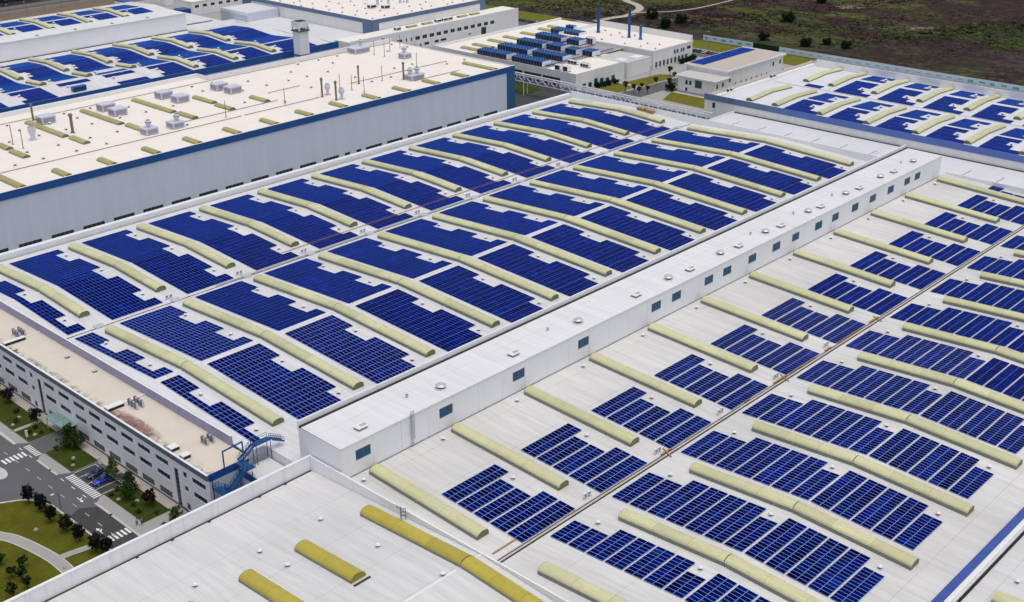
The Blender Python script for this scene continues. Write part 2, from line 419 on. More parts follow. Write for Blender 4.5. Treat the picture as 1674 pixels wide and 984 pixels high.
slab('pavement', [(110.7, 207.95), (113.0, 207.95), (113.0, 251.3), (110.7, 251.3)], 0.12, 'paving_pink')
slab('pavement', [(110.7, 258.6), (113.0, 258.6), (113.0, 300), (110.7, 300)], 0.12, 'paving_pink')
slab('car_park', [(103.9, 224.9), (109.5, 225.1), (109.7, 238.2), (103.9, 237.8)], 0.012, 'asphalt_dark', 'asphalt')
# lawn beyond the road with its curved path
LAWN = [(60, 262), (74, 246), (86.5, 238.0), (90.4, 235.6), (92.1, 233.3), (93.6, 229.6), (93.8, 223.6), (93.9, 217.0), (94.0, 211.7), (94.0, 196), (94.0, 180), (60, 180)]
slab('lawn', LAWN[::-1], 0.10, 'lawn')
def ribbon(pts, w, z0, z1, mi=0):
    m = MB(); L = []; R = []
    for i, p in enumerate(pts):
        a = Vector(pts[max(0, i-1)]); b = Vector(pts[min(len(pts)-1, i+1)]); d = (b-a).normalized(); n = Vector((-d.y, d.x))*w/2
        L.append(Vector(p)+n); R.append(Vector(p)-n)
    for i in range(len(pts)-1):
        m.quad((*R[i], z1), (*R[i+1], z1), (*L[i+1], z1), (*L[i], z1), mi)
        m.quad((*L[i], z1), (*L[i+1], z1), (*L[i+1], z0), (*L[i], z0), mi)
        m.quad((*R[i], z0), (*R[i+1], z0), (*R[i+1], z1), (*R[i], z1), mi)
    return m
def smooth(pts, n=5):
    out = []
    for i in range(len(pts)-1):
        p0, p1, p2, p3 = [Vector(pts[max(0, min(len(pts)-1, j))]) for j in (i-1, i, i+1, i+2)]
        for k in range(n):
            t = k/n
            out.append(tuple(0.5*((2*p1)+(-p0+p2)*t+(2*p0-5*p1+4*p2-p3)*t*t+(-p0+3*p1-3*p2+p3)*t**3)))
    out.append(tuple(pts[-1])); return out
PA = smooth(gp([(70, 244), (78, 231.5), (80.9, 226.1), (82.4, 222.8), (83.8, 216.5), (84.7, 209.8), (84.6, 203), (84.2, 195), (83.8, 186)]))
PB = smooth(gp([(84.9, 209.5), (87.5, 209.4), (91.8, 208.6), (94.2, 208.3)]))
for w, z, mt in ((2.7, 0.13, 'concrete_light'), (2.2, 0.15, 'concrete')):
    structure('path', ribbon(PA, w, G, G+z).mesh('path', [mt]))
    structure('path', ribbon(PB, w*0.62, G, G+z+0.004).mesh('path', [mt]))
KE = smooth(gp([(74.2, 246.3), (86.6, 238.3), (90.6, 235.8), (92.4, 233.4), (93.9, 229.6), (94.1, 223.6), (94.2, 217.0), (94.2, 204), (94.2, 180)]))
structure('kerb', ribbon(KE, 0.45, G, G+0.15).mesh('kerb', ['concrete_light']))
# traffic island at the frame edge
structure('traffic_island', MB().poly(gp([(92.0+1.9*math.cos(t*math.pi/10), 250.8+3.6*math.sin(t*math.pi/10)) for t in range(20)]), G, G+0.14).mesh('island', ['concrete_light']))
# painted markings
def bars(name, rects, mat, z=0.022):
    m = MB()
    for x0, x1, y0, y1 in rects: m.quad((x0*K, y0*K, G+z), (x1*K, y0*K, G+z), (x1*K, y1*K, G+z), (x0*K, y1*K, G+z))
    return structure(name, m.mesh(name, [mat]))
bars('road_marking', [(95.1+i*0.98, 95.65+i*0.98, 253.1, 255.6) for i in range(6)] , 'paint_white')
bars('road_marking', [(95.2+i*0.98, 95.75+i*0.98, 206.9, 209.3) for i in range(6)], 'paint_white')
bars('road_marking', [(101.65, 103.25, 251.4+i*0.80, 251.82+i*0.80) for i in range(8)], 'paint_white')
bars('road_marking', [(101.7, 103.75, 224.7+i*0.82, 225.15+i*0.82) for i in range(16)], 'paint_white')
bars('road_marking', [(97.42, 97.62, 208.2+i*5.42, 210.05+i*5.42) for i in range(18)], 'paint_yellow')
bars('road_marking', [(100.7, 100.9, a, a+1.6) for a in (226.3, 231.3, 236.3, 251.4, 256.4)], 'paint_white')
bars('road_marking', [(103.95, 109.4, y, y+0.14) for y in (235.1, 231.2, 227.6)] + [(103.95, 109.6, 225.0, 225.14), (103.95, 109.7, 237.7, 237.84), (109.3, 109.44, 225.0, 237.8)], 'paint_white')
def arrow(x, y, s):
    m = MB(); z = G+0.022; x *= K; y *= K
    m.quad((x-.1, y-1.2*s, z), (x+.1, y-1.2*s, z), (x+.1, y+.6*s, z), (x-.1, y+.6*s, z))
    m.add([(x-.45, y+.6*s, z), (x+.45, y+.6*s, z), (x, y+1.5*s, z)], [(0, 1, 2) if s > 0 else (2, 1, 0)])
    m.quad((x+.1, y-.3, z), (x+.7, y+.2, z), (x+.7, y+.5, z), (x+.1, y+.1, z))
    structure('road_marking', m.mesh('road_arrow', ['paint_white']))
arrow(99.4, 226.6, -1); arrow(96.2, 212.3, 1)
m = MB()
for x, y in ((100.95, 243.0), (100.95, 216.0), (94.35, 208.5)): m.box(x*K-.25, x*K+.25, y*K-.35, y*K+.35, G+.10, G+.145)
structure('road_drain', m.mesh('road_drain', ['gutter_dark']))
# grass, lanes and car parks between the far buildings
slab('lawn', [(466, 316), (466.6, 341), (483, 347.5), (492, 350.5), (505, 350), (505, 316)], 0.10, 'lawn_far')
slab('lawn', [(481, 364.5), (505.5, 364.2), (511, 366.5), (508, 374), (481.5, 376.6)], 0.10, 'lawn_far')
slab('lawn', [(463, 366), (478, 366), (478, 377), (463, 380)], 0.10, 'lawn_far')
slab('lawn', [(571, 330), (591.5, 330), (591.5, 440), (574, 440)], 0.10, 'lawn_far')
slab('lawn', [(571, 500), (591.5, 500), (591.5, 590), (571, 590)], 0.10, 'lawn_far')
slab('lawn', [(430, 396), (442, 396), (447, 420), (430, 420)], 0.10, 'lawn_dark')
slab('road', [(420, 352), (466, 352), (505, 352.5), (512, 362), (466, 364.4), (420, 364)], 0.02, 'asphalt')
slab('car_park', [(556, 370), (570, 370), (570, 540), (556, 540)], 0.02, 'asphalt')
slab('road', [(396, 350), (449, 350), (449, 480), (396, 480)], 0.02, 'asphalt_dark')
# dirt tracks through the scrub beyond the fence
for pts, w in ([(596, 491), (612, 490), (624, 487.5), (640, 492), (651, 497.6), (660, 508), (668, 523), (700, 560)], 5.0), ([(626, 487), (638, 487.6), (660, 472.3), (693, 467.7), (760, 470)], 1.6):
    structure('dirt_path', ribbon(smooth(gp(pts)), w, G-0.2, G+0.02).mesh('dirt_path', ['sand']))
for pts in ([(735, 395), (748, 385), (752, 396), (741, 404)], [(700, 330), (712, 318), (716, 324), (706, 334)], [(628, 456), (640, 446), (643, 452), (633, 461)]):
    structure('earth_patch', MB().poly(gp(pts), G-0.2, G-0.01).mesh('earth_patch', ['earth']))

# ---------------------------------------------------------------- roof profile of the main hall
PL = [(194, 0.0), (234.5, 2.0), (275, 0.0), (304.9, 1.6), (339, 0.0)]
PR = [(62, -0.1), (96, 1.6), (128, 0.0), (168, 2.0)]
def rz(y):
    P = PL if y > 181 else PR
    return float(np.interp(y, [p[0] for p in P], [p[1] for p in P]))
def prof_sheet(prof, x0, x1, thick=0.25):
    m = MB()
    for (y0, z0), (y1, z1) in zip(prof[:-1], prof[1:]):
        m.quad((x0, y0, z0), (x1, y0, z0), (x1, y1, z1), (x0, y1, z1))
        m.quad((x0, y1, z1-thick), (x1, y1, z1-thick), (x1, y0, z0-thick), (x0, y0, z0-thick))
    return m
XA, XE = 122.5, 396.5
XK = [134.2+23.07*k for k in range(12)]

hall = thing('assembly_hall', 'huge white factory hall with long roof monitor and rows of solar panels', 'factory', (260, 200, G))
link('roof', prof_sheet(PL, XA, XE).mesh('roof', ['roof_sheet']), hall, label='white ribbed roof on the street side of the monitor')
link('roof', prof_sheet(PR, 127.0, XE).mesh('roof', ['roof_sheet_warm']), hall, label='white ribbed roof beyond the monitor')
m = MB()
for y0, y1 in ((339.6, 340.6), (62.3, 63.0)): m.box(XA+.5, XE, y0, y1, G, -0.5)
m.box(XA+.5, XA+.9, 194.4, 339.6, G, -0.3); m.box(XE-.4, XE, 63, 339.6, G, -0.5)
link('wall', m.mesh('wall', ['white_clad']), hall)
link('roof', MB().box(126.9, XE, 181.5, 193.98, -0.3, 0.02).mesh('roof', ['roof_sheet']), hall)
link('end_wall', MB().box(122.95, 126.88, 194.1, 194.38, G, -0.06).mesh('end_wall', ['white_wall']), hall)
link('end_wall', MB().box(126.9, 127.15, 181.5, 194.4, G, -0.31).mesh('end_wall', ['white_wall']), hall)
pw = link('parapet', MB().box(XA, XE+.35, 339.3, 341.2, -0.6, 1.55).mesh('parapet', ['white_trim']), hall)
link('parapet', MB().box(XE, XE+.35, 181.6, 339.28, -0.6, 2.9).mesh('parapet', ['white_panel']), hall)
link('parapet', MB().box(XE, XE+.35, 64.9, 167.6, -0.6, 2.6).mesh('parapet', ['white_panel']), hall)
link('parapet', MB().box(XA-.4, XA, 199, 339.28, -0.6, 2.2, 0, 1).mesh('parapet', ['lavender_wall', 'white_trim']), hall, label='lavender parapet above the office roof')
link('coping', MB().box(127, XE, 63.4, 64.85, -0.5, 0.5).mesh('coping', ['coping_blue']), hall, label='blue coping along the hall edge')
link('coping', MB().box(127, XE, 62.4, 63.35, -0.7, 0.25).mesh('coping', ['white_trim']), hall)
# valley gutters: two dark slots either side of a pale walkway strip
def gutter(y, x0, x1, z, w=0.9, strip=True):
    m = MB()
    m.box(x0, x1, y+0.28, y+0.28+0.30, z-0.10, z+0.035, 0); m.box(x0, x1, y-0.62, y-0.22, z-0.10, z+0.035, 0)
    if strip: m.box(x0, x1, y-0.21, y+0.27, z-0.05, z+0.06, 1)
    link('gutter', m.mesh('gutter', ['gutter_dark', 'gutter_walk']), hall)
gutter(128, 128.5, XE-1, 0.0)
m = MB(); m.box(XA+.6, XE-1, 274.6, 275.0, -0.1, 0.05, 0); m.box(170, XE-6, 275.25, 275.75, 0.08, 0.30, 1)
for i in range(12): m.box(XK[i]-1.5, XK[i]+1.0, 274.2, 276.4, 0.1, 0.34, 1)
link('cable_tray', m.mesh('cable_tray', ['gutter_dark', 'metal_light']), hall)
link('gutter', MB().box(XA, XE-1, 338.2, 338.55, -0.05, 0.06).mesh('gutter', ['gutter_dark']), hall)
m = MB()
for y in (304.9, 234.5): m.box(XA+.3, XE-.4, y-0.28, y+0.28, rz(y)-.05, rz(y)+.05)
link('ridge_cap', m.mesh('ridge_cap', ['white_trim']), hall)
link('ridge_cap', MB().box(127.3, XE-.4, 95.85, 96.15, 1.5, 1.63).mesh('ridge_cap', ['roof_sheet_warm']), hall)

# long roof monitor between the two roofs
MX0, MX1, MY0, MY1, MZ = 127.2, 392.0, 167.74, 181.2, 9.5
mon = link('roof_monitor', MB().box(MX0, MX1, MY0+.12, MY1, 0.0, 9.3).mesh('monitor', ['seam_grey']), hall)
link('monitor_roof', MB().add([(MX0-.1, MY0-.15, 9.42), (MX1+.1, MY0-.15, 9.42), (MX1+.1, MY1-1.0, 9.56), (MX0-.1, MY1-1.0, 9.56), (MX0-.1, MY0-.15, 9.2), (MX1+.1, MY0-.15, 9.2), (MX1+.1, MY1-1.0, 9.2), (MX0-.1, MY1-1.0, 9.2)],
     [(0, 1, 2, 3), (4, 5, 1, 0), (5, 6, 2, 1), (7, 4, 0, 3)]).mesh('monitor_roof', ['roof_sheet_monitor']), mon)
link('monitor_gutter', MB().box(MX0, MX1, MY1-.98, MY1-.16, 9.2, 9.58).mesh('monitor_gutter', ['gutter_dark']), mon)
link('monitor_parapet', MB().box(MX0-.12, MX1+.1, MY1-.14, MY1+.25, 8.6, 10.7).mesh('monitor_parapet', ['white_trim']), mon)
WX = [132.9, 156.1, 179.0, 201.8, 230.6, 239.3, 253.9, 262.6, 275.0, 287.4, 297.9, 310.8, 320.8, 332.8, 344.2, 356.0, 367.5, 374.8]
joints = [MX0]+[135.6+7.61*i for i in range(34) if 135.6+7.61*i < MX1-2]+[MX1]
for a, b in zip(joints[:-1], joints[1:]):
    w = [x for x in WX if a < x-1.98 and x+1.98 < b]
    m = MB()
    xs = [a+.03]+[e for x in w for e in (x-1.98, x+1.98)]+[b-.03]
    inset = 0.1
    if w:
        m.box(a+.03, b-.03, MY0, MY0+.11, 0.2, 5.1); m.box(a+.03, b-.03, MY0, MY0+.11, 7.42, 9.19)
        for i in range(0, len(xs), 2): m.box(xs[i], xs[i+1], MY0+.001, MY0+.11, 5.1, 7.42)
    else: m.box(a+.03, b-.03, MY0, MY0+.11, 0.2, 9.19)
    link('wall_panel', m.mesh('wall_panel', ['white_panel']), mon)
m = MB(); m.box(-1.95, 1.95, 0.07, 0.10, 0.03, 2.29, 0)
m.box(-1.98, 1.98, -0.05, 0.06, -0.04, 0.05, 1); m.box(-0.05, 0.05, 0.03, 0.069, 0.05, 2.29, 2); m.box(-1.95, 1.95, 0.03, 0.069, 2.2, 2.29, 2); m.box(-1.95, -1.87, 0.03, 0.068, 0.05, 2.2, 2); m.box(1.87, 1.95, 0.03, 0.068, 0.05, 2.2, 2)
me_win = m.mesh('monitor_window', ['window_blue', 'frame_grey', 'slate_fascia'])
for x in WX:
    hit = any(abs(x-j) < 2.0 for j in joints)
    o = link('window', me_win, mon, (x, MY0-(0.11 if hit else 0.0), 5.12))
link('end_wall', MB().box(MX0-.1, MX0-.01, MY0, MY1, 0.2, 9.19).mesh('end_wall', ['white_panel']), mon)
link('end_wall', MB().box(MX1+.01, MX1+.1, MY0, MY1, 0.2, 9.19).mesh('end_wall', ['white_panel']), mon)
link('flashing', MB().box(MX0, MX1, MY0-.18, MY0-.01, 1.9, 2.12).mesh('flashing', ['seam_grey']), mon)
# ventilators on the monitor: round hoods and low square hatches
m = MB(); m.lathe([(0.75, 0), (0.75, 0.5), (1.15, 0.55), (1.2, 0.75), (0.9, 1.0), (0.35, 1.12), (0.05, 1.15)], 14, mats=[1, 1, 0, 0, 0, 0, 0])
m.box(-1.0, 1.0, -1.0, 1.0, -0.2, 0.14, 2)
me_hood = m.mesh('monitor_hood', ['metal_light', 'gutter_dark', 'white_trim'], False)
for x in (158.3, 204.2, 240.6, 264.4, 287.1, 310.6, 333.0, 355.4, 378.2): link('roof_ventilator', me_hood, mon, (x, 171.5, 9.6))
m = MB(); m.box(-1.1, 1.1, -0.8, 0.8, 0, 0.45, 0); m.box(-1.3, 1.3, -1.0, 1.0, 0.46, 0.58, 1); m.box(-0.1, 1.3, -0.4, 0.4, 0.59, 0.7, 2)
me_hatch = m.mesh('monitor_hatch', ['seam_grey', 'white_trim', 'paving_pink'])
for x in (135.3, 180.9, 226.4, 249.6, 272.8, 294.7, 317.2, 340.8, 363.9): link('roof_hatch', me_hatch, mon, (x, 171.1, 9.5))
m = MB(); m.tube((0, 0, 0), (0, 0, 0.5), 0.22, 8); m.box(-.3, .3, -.3, .3, .5, .62)
me_pipe = m.mesh('vent_pipe', ['metal_grey'])
for x in (150.6, 195.9, 283.2, 306.3, 329.0, 374.5): link('vent_pipe', me_pipe, mon, (x, 174.0, 9.55))
# caged ladder up the monitor wall
m = MB()
for dx in (-0.3, 0.3): m.tube((146.0+dx, MY0-.3, 1.7), (146.0+dx, MY0-.3, 10.6), 0.05, 6)
for i in range(26): m.tube((145.7, MY0-.3, 2.0+i*.33), (146.3, MY0-.3, 2.0+i*.33), 0.03, 5)
for i in range(8):
    z = 4.0+i*0.85; P = [(146.0+0.42*math.cos(t), MY0-.32-0.62*math.sin(t), z) for t in [math.pi*k/6 for k in range(7)]]
    for a, b in zip(P[:-1], P[1:]): m.tube(a, b, 0.035, 5)
for k in range(1, 6):
    t = math.pi*k/6; m.tube((146.0+0.42*math.cos(t), MY0-.32-0.62*math.sin(t), 4.0), (146.0+0.42*math.cos(t), MY0-.32-0.62*math.sin(t), 10.6), 0.03, 5)
link('ladder', m.mesh('ladder', ['metal_grey']), mon)

# ---------------------------------------------------------------- barrel skylights
def arch_pts(hw, rise, curb, n=8):
    return [(-hw*math.cos(math.pi*i/n), curb+rise*math.sin(math.pi*i/n)) for i in range(n+1)]
ARCH = {}
def vault_mesh(length, hw, rise, curb, mat, along='y'):
    """one vault panel, `length` along -Y from the origin, with the raised joint rib at its start"""
    key = (round(length, 2), hw, rise, mat, along)
    if key in ARCH: return ARCH[key]
    m = MB(); P = arch_pts(hw, rise, curb)
    def put(x, l, z): return (x, -l, z) if along == 'y' else (l, x, z)
    def shell(l0, l1, k, mi):
        for (xa, za), (xb, zb) in zip(P[:-1], P[1:]):
            q = [put(xa*k, l0, za*k), put(xb*k, l0, zb*k), put(xb*k, l1, zb*k), put(xa*k, l1, za*k)]
            if along == 'y': q = q[::-1]
            m.quad(*q[::-1], mi)
    shell(0.07, length, 1.0, 0); shell(0.0, 0.07, 1.015, 1)
    for l in (0.0, 0.07):
        a = [put(x*1.015, l, z*1.015) for x, z in P]; b = [put(x, l, z) for x, z in P]
        for i in range(len(P)-1): m.quad(a[i], a[i+1], b[i+1], b[i], 1)
    me = m.mesh('vault_panel', [mat, 'rib_pale' if mat != 'skylight_yellow' else 'cap_yellow'])
    me.polygons.foreach_set('use_smooth', [i < 8 for i in range(len(me.polygons))])
    ARCH[key] = me; return me
def skylight(parent, x, pts, mat, capm, hw=1.5, rise=0.8, curb=0.78, seg=8.0, split=True, along='y', name='skylight'):
    """pts: [(l, z)...] along the axis; for along='y' l is a falling world y, x the centre line"""
    m = MB(); P = arch_pts(hw, rise, curb)
    def W(dx, l, z): return (x+dx, l, z) if along == 'y' else (l, x+dx, z)
    for (l0, z0), (l1, z1) in zip(pts[:-1], pts[1:]):
        for sx in (-1, 1):
            a, b = (hw+.06)*sx, (hw-.12)*sx
            vs = [W(a, l0, z0-.1), W(a, l1, z1-.1), W(a, l1, z1+curb), W(a, l0, z0+curb), W(b, l0, z0+curb), W(b, l1, z1+curb)]
            m.add(vs, [(0, 1, 2, 3), (3, 2, 5, 4)], 0)
    for l, z in (pts[0], pts[-1]):
        vs = [W(-hw, l, z-.1)]+[W(dx, l, z+h) for dx, h in P]+[W(hw, l, z-.1)]
        m.add(vs, [tuple(range(len(vs)))], 1)
    if not split:
        n = len(P)
        for (l0, z0), (l1, z1) in zip(pts[:-1], pts[1:]):
            for (xa, za), (xb, zb) in zip(P[:-1], P[1:]):
                m.quad(W(xa, l0, z0+za), W(xb, l0, z0+zb), W(xb, l1, z1+zb), W(xa, l1, z1+za), 2)
    o = link(name, m.mesh('skylight', ['curb', capm, mat]), parent)
    if split:
        for (l0, z0), (l1, z1) in zip(pts[:-1], pts[1:]):
            L = math.hypot(l1-l0, z1-z0); n = max(1, round(L/seg)); sl = L/n
            me = vault_mesh(sl, hw, rise, curb, mat)
            ang = math.atan2(z0-z1, l0-l1)
            for i in range(n):
                t = i/n
                link('vault_panel', me, o, (x, l0+(l1-l0)*t, z0+(z1-z0)*t), (ang, 0, 0))
    return o
for k, x in enumerate(XK):
    skylight(hall, x, [(332, rz(332)), (304.9, 1.6), (283, rz(283))], 'skylight_pale', 'cap_olive')
    skylight(hall, x, [(270, rz(270)), (234.5, 2.0), (198.6, rz(198.6))], 'skylight_pale', 'cap_olive')
    skylight(hall, x, [(166.0, rz(166)), (135.2, rz(135.2))], 'skylight_pale', 'cap_olive', seg=10.2)
    skylight(hall, x, [(120, rz(120)), (96, 1.6), (71.5, rz(71.5))], 'skylight_pale', 'cap_olive')
# mushroom vents
def vent_mesh(nm, s=1.0):
    m = MB()
    m.box(-.48*s, .48*s, -.48*s, .48*s, -.12, .20*s, 1)
    m.lathe([(0.34*s, 0.20*s), (0.34*s, 0.62*s)], 8, m=2)
    m.lathe([(0.30*s, .58*s), (0.56*s, 0.60*s), (0.58*s, 0.72*s), (0.42*s, 0.92*s), (0.15*s, 1.02*s), (0.02*s, 1.03*s)], 10, m=0)
    return m.mesh(nm, ['vent_white', 'unit_grey', 'gutter_dark'], False)
me_vent = vent_mesh('roof_vent', 0.85)
for k in range(-1, 12):
    x = 134.2+23.07*k+18.0
    if x > XE-3: continue
    for y in (326.5, 305.9, 284.2, 263.1, 242.4, 221.0, 199.8): link('roof_vent', me_vent, hall, (x, y, rz(y)))
    if k >= 0:
        for y in (164.8, 144.4, 122.1, 98.5, 75.7): link('roof_vent', me_vent, hall, (x, y, rz(y)))
for y in (164.8,): link('roof_vent', me_vent, hall, (130.2, y, rz(y)))

# ---------------------------------------------------------------- solar arrays
MW, MP = 0.998, 1.018       # module width, length, pitch along the row
def module_arrays(ml, fw=0.036, mw=None):
    t = 0.04
    a, b = (mw or MW)/2, ml/2
    v = [(-a, -b, t), (a, -b, t), (a, b, t), (-a, b, t), (-a+fw, -b+fw, t-.004), (a-fw, -b+fw, t-.004), (a-fw, b-fw, t-.004), (-a+fw, b-fw, t-.004), (-a, -b, 0), (a, -b, 0), (a, b, 0), (-a, b, 0)]
    f = [(4, 5, 6, 7), (0, 1, 5, 4), (1, 2, 6, 5), (2, 3, 7, 6), (3, 0, 4, 7), (8, 9, 1, 0), (9, 10, 2, 1), (10, 11, 3, 2), (11, 8, 0, 3)]
    return np.array(v), np.array(f)
MF = module_arrays(1.9)[1]
def tone_attr(me, tones):
    at = me.attributes.new('tone', 'FLOAT', 'FACE'); at.data.foreach_set('value', tones)
TONES = [0.05, 0.15, 0.28, 0.38, 0.45, 0.55, 0.62, 0.70, 0.82, 0.90, 0.97]
MODC = {}
def one_module(tone, ml):
    key = (tone, ml)
    if key in MODC: return MODC[key]
    me = bpy.data.meshes.new('solar_panel'); me.from_pydata(module_arrays(ml)[0].tolist(), [], MF.tolist()); MODC[key] = me
    for n in ('solar_glass', 'solar_frame_near'): me.materials.append(MATS[n])
    me.polygons.foreach_set('material_index', [0]+[1]*8); tone_attr(me, [tone]*9); me.update(); return me
STAT = {'modules': 0, 'single': 0}
def panel_row(parent, x0, n, y_top, nrow, zf, single, pitch_y=2.0, along='x', lift=0.16):
    """a strip of modules: n across (along x) and nrow deep, going down in y from y_top, lying on z = zf(y).
    along='y': the roles of x and y are swapped (x0 is then the high y, y_top the low x)."""
    L = nrow*pitch_y; ml = round(pitch_y-0.022, 3)
    ya, yb = y_top, y_top-L
    if along == 'x': za, zb = zf(ya), zf(yb)
    else: za, zb = zf(y_top), zf(y_top+L)
    sl = math.atan2(za-zb, L)
    cs, sn = math.cos(sl), math.sin(sl)
    C = []
    for r in range(nrow):
        for i in range(n): C.append((i, r))
    C = np.array(C, float)
    tn = np.clip(rng.normal(0.42, 0.24, len(C))+np.repeat(rng.normal(0, 0.10, nrow), n), 0, 1)
    if along == 'x':
        cx = x0+MP*(C[:, 0]+0.5); d = pitch_y*(C[:, 1]+0.5); cy = ya-d; cz = za-(za-zb)*d/L+lift
    else:
        cy = x0-MP*(C[:, 0]+0.5); d = pitch_y*(C[:, 1]+0.5); cx = y_top+d; cz = za-(za-zb)*d/L+lift
    # mounting rails
    m = MB()
    W = n*MP
    for r in range(nrow):
        for q in (0.25, 0.75):
            d0 = pitch_y*(r+q)
            z = za-(za-zb)*d0/L+lift-.06
            if along == 'x': m.box(x0, x0+W, ya-d0-.03, ya-d0+.03, z-.05, z+.05, 1)
            else: m.box(y_top+d0-.03, y_top+d0+.03, x0-W, x0, z-.05, z+.05, 1)
    STAT['modules'] += len(C)
    if single:
        me = m.mesh('rail', ['solar_glass', 'solar_frame']); o = link('panel_row', me, parent)
        rot = (sl, 0, 0) if along == 'x' else (0, sl, math.pi/2)
        for i in range(len(C)):
            link('solar_panel', one_module(TONES[int(tn[i]*10.99)], ml), o, (cx[i], cy[i], cz[i]), rot)
        STAT['single'] += len(C)
        return o
    R = module_arrays(ml+.008, 0.024, 1.008)[0]
    if along == 'x':
        V = np.stack([R[:, 0], R[:, 1]*cs-R[:, 2]*sn, R[:, 1]*sn+R[:, 2]*cs], 1)
    else:
        V = np.stack([R[:, 1]*cs+R[:, 2]*sn, -R[:, 0], -R[:, 1]*sn+R[:, 2]*cs], 1)
    allv = (V[None]+np.stack([cx, cy, cz], 1)[:, None]).reshape(-1, 3)
    allf = (MF[None]+(np.arange(len(C))*12)[:, None, None]).reshape(-1, 4)
    k = len(allv)
    me = bpy.data.meshes.new('panel_row')
    me.from_pydata(allv.tolist()+m.v, [], allf.tolist()+[tuple(k+i for i in f) for f in m.f])
    for nme in ('solar_glass', 'solar_frame'): me.materials.append(MATS[nme])
    me.polygons.foreach_set('material_index', ([0]+[1]*8)*len(C)+m.m)
    tone_attr(me, np.concatenate([np.repeat(tn, 9), np.zeros(len(m.f))]).astype(np.float32)); me.update()
    return link('panel_row', me, parent, kind='stuff')
def array_block(label, xs, strips, zf, single, group, **kw):
    """strips: (x_offset, n, y_top, nrow)"""
    y = [s[2] for s in strips]
    t = thing('solar_array', label, 'solar array', (xs+10, sum(y)/len(y), zf(sum(y)/len(y))), group)
    for off, n, yt, nr in strips:
        k2 = dict(kw)
        if isinstance(nr, tuple): nr, k2['pitch_y'] = nr
        panel_row(t, xs+off, n, yt, nr, zf, single, **k2)
    return t
def strips_of(rows, off=4.1, first=None):
    out = []
    for yt, n, nr in rows:
        if first is None: out.append((off, n, yt, nr))
        else:
            k, o2 = first
            out.append((o2, max(1, n-k), yt, nr))
    return out
S_LEFT = []
for ya, yb, n, rows_ in ((334.3, 330.15, 15, 2), (330.15, 321.3, 12, 4), (321.3, 308.95, 15, 6), (308.95, 299.6, 12, 4), (299.6, 286.9, 15, 6), (286.9, 280.4, 12, 3), (280.4, 276.3, 15, 2)):
    p = (ya-yb)/rows_; c = 3 if rows_ == 3 else 2
    for i in range(0, rows_, c): S_LEFT.append((ya-p*i, n, (c, p-.004)))
S_A = [(272.9-4.25*i, 12 if i in (2, 3, 6, 7) else 15, 2) for i in range(9)]
S_B = [(232.5-4.28*i, 12 if i in (2, 3) else 15, 2) for i in range(7)]+[(202.4, 12, 3)]
S_R1 = [(150.6-4.46*i, 12 if i in (1, 2) else 15, 2) for i in range(5)]
S_R2a = [(126.3-4.40*i, 12 if i in (0, 1, 6) else 15, 2) for i in range(7)]
S_R2b = [(95.4-4.37*i, 12 if i == 4 else 15, 2) for i in range(5)]
for k in range(-1, 11):
    x = 134.2+23.07*k; w = ORD[k+1]; e = ' from the office end'
    fk = (10, 14.6) if k == -1 else None
    near = k <= 1
    array_block(f'stepped solar array in the bay along the tall blue-banded hall, {w}{e}', x, strips_of(S_LEFT, 4.1, fk), rz, False, 'solar arrays of the outer bay')
    array_block(f'solar array climbing from the cable-tray valley to the middle ridge, {w}{e}', x, strips_of(S_A, 4.2, fk), rz, k <= 0, 'solar arrays above the valley', pitch_y=2.116)
    array_block(f'solar array sloping from the ridge down to the long monitor, {w}{e}', x, strips_of(S_B, 4.35, fk), rz, k <= 1, 'solar arrays beside the monitor', pitch_y=2.13)
for k in range(0, 12):
    x = 134.2+23.07*k; w = ORD[k]; e = ' from the yellow skylights'
    cut = (10, 3.95) if k == 11 else None
    array_block(f'small five-row solar array below the monitor windows, {w}{e}', x, strips_of(S_R1, 3.9, cut), rz, k <= 5, 'small arrays below the monitor')
    if k >= 1 or True:
        f0 = (5, 8.9) if k == 0 else cut
        array_block(f'solar array beside the black-lined gutter, away from the monitor, {w}{e}', x, strips_of(S_R2a, 4.2, f0), rz, k <= 5, 'solar arrays beside the black gutter')
        if k <= 8: array_block(f'solar array nearest the bright blue coping, {w}{e}', x, strips_of(S_R2b, 4.2, f0), rz, k <= 4, 'solar arrays toward the blue coping')

# loose cables, boxes and walkway boards on the main roof
m = MB(); m.tube((197, 281.4, rz(281.4)+.22), (386, 281.0, rz(281)+.22), 0.10, 5)
solid('power_cable', 'thin rust-orange cable run across the solar panels parallel to the valley', 'cable', m.mesh('power_cable', ['cable_orange']))
def inverter_mesh():
    m = MB()
    for dx in (-0.7, 0.5):
        m.box(dx-.35, dx+.35, -.18, .18, .45, 1.25, 0); m.box(dx-.30, dx+.30, -.22, -.185, .5, 1.2, 1)
        for s in (-.28, .28): m.box(dx+s-.03, dx+s+.03, -.05, .05, 0, .45, 2)
    m.box(-1.3, 1.1, -.35, .35, -.02, .06, 2)
    return m.mesh('inverter', ['vent_white', 'unit_side', 'metal_light'])
me_inv = inverter_mesh()
for i, x in enumerate(XK[1:9]):
    solid('inverter', f'small inverter pair standing by the valley cable tray, {ORD[i]} from the office end', 'inverter', me_inv, (x+22.0-23.07, 277.4, rz(277.4)), None, 'inverters in the valley')
for i, k in enumerate((1, 2, 3, 4, 5)):
    solid('inverter', f'small grey inverter pair beside the black-lined gutter, {ORD[i]} from the yellow skylights', 'inverter', me_inv, (XK[k]+23.07*0+0.9, 129.8, rz(129.8)), None, 'inverters by the gutter')
def boards(name, label, segs):
    m = MB()
    for x0, x1, y in segs: m.box(x0, x1, y-.22, y+.22, 0.10, 0.22)
    return solid(name, label, 'board', m.mesh(name, ['wood']))
boards('walk_board', 'long brown timber boards lying at the near end of the black gutter', [(131.8, 138.2, 130.4), (138.4, 143.6, 129.9)])
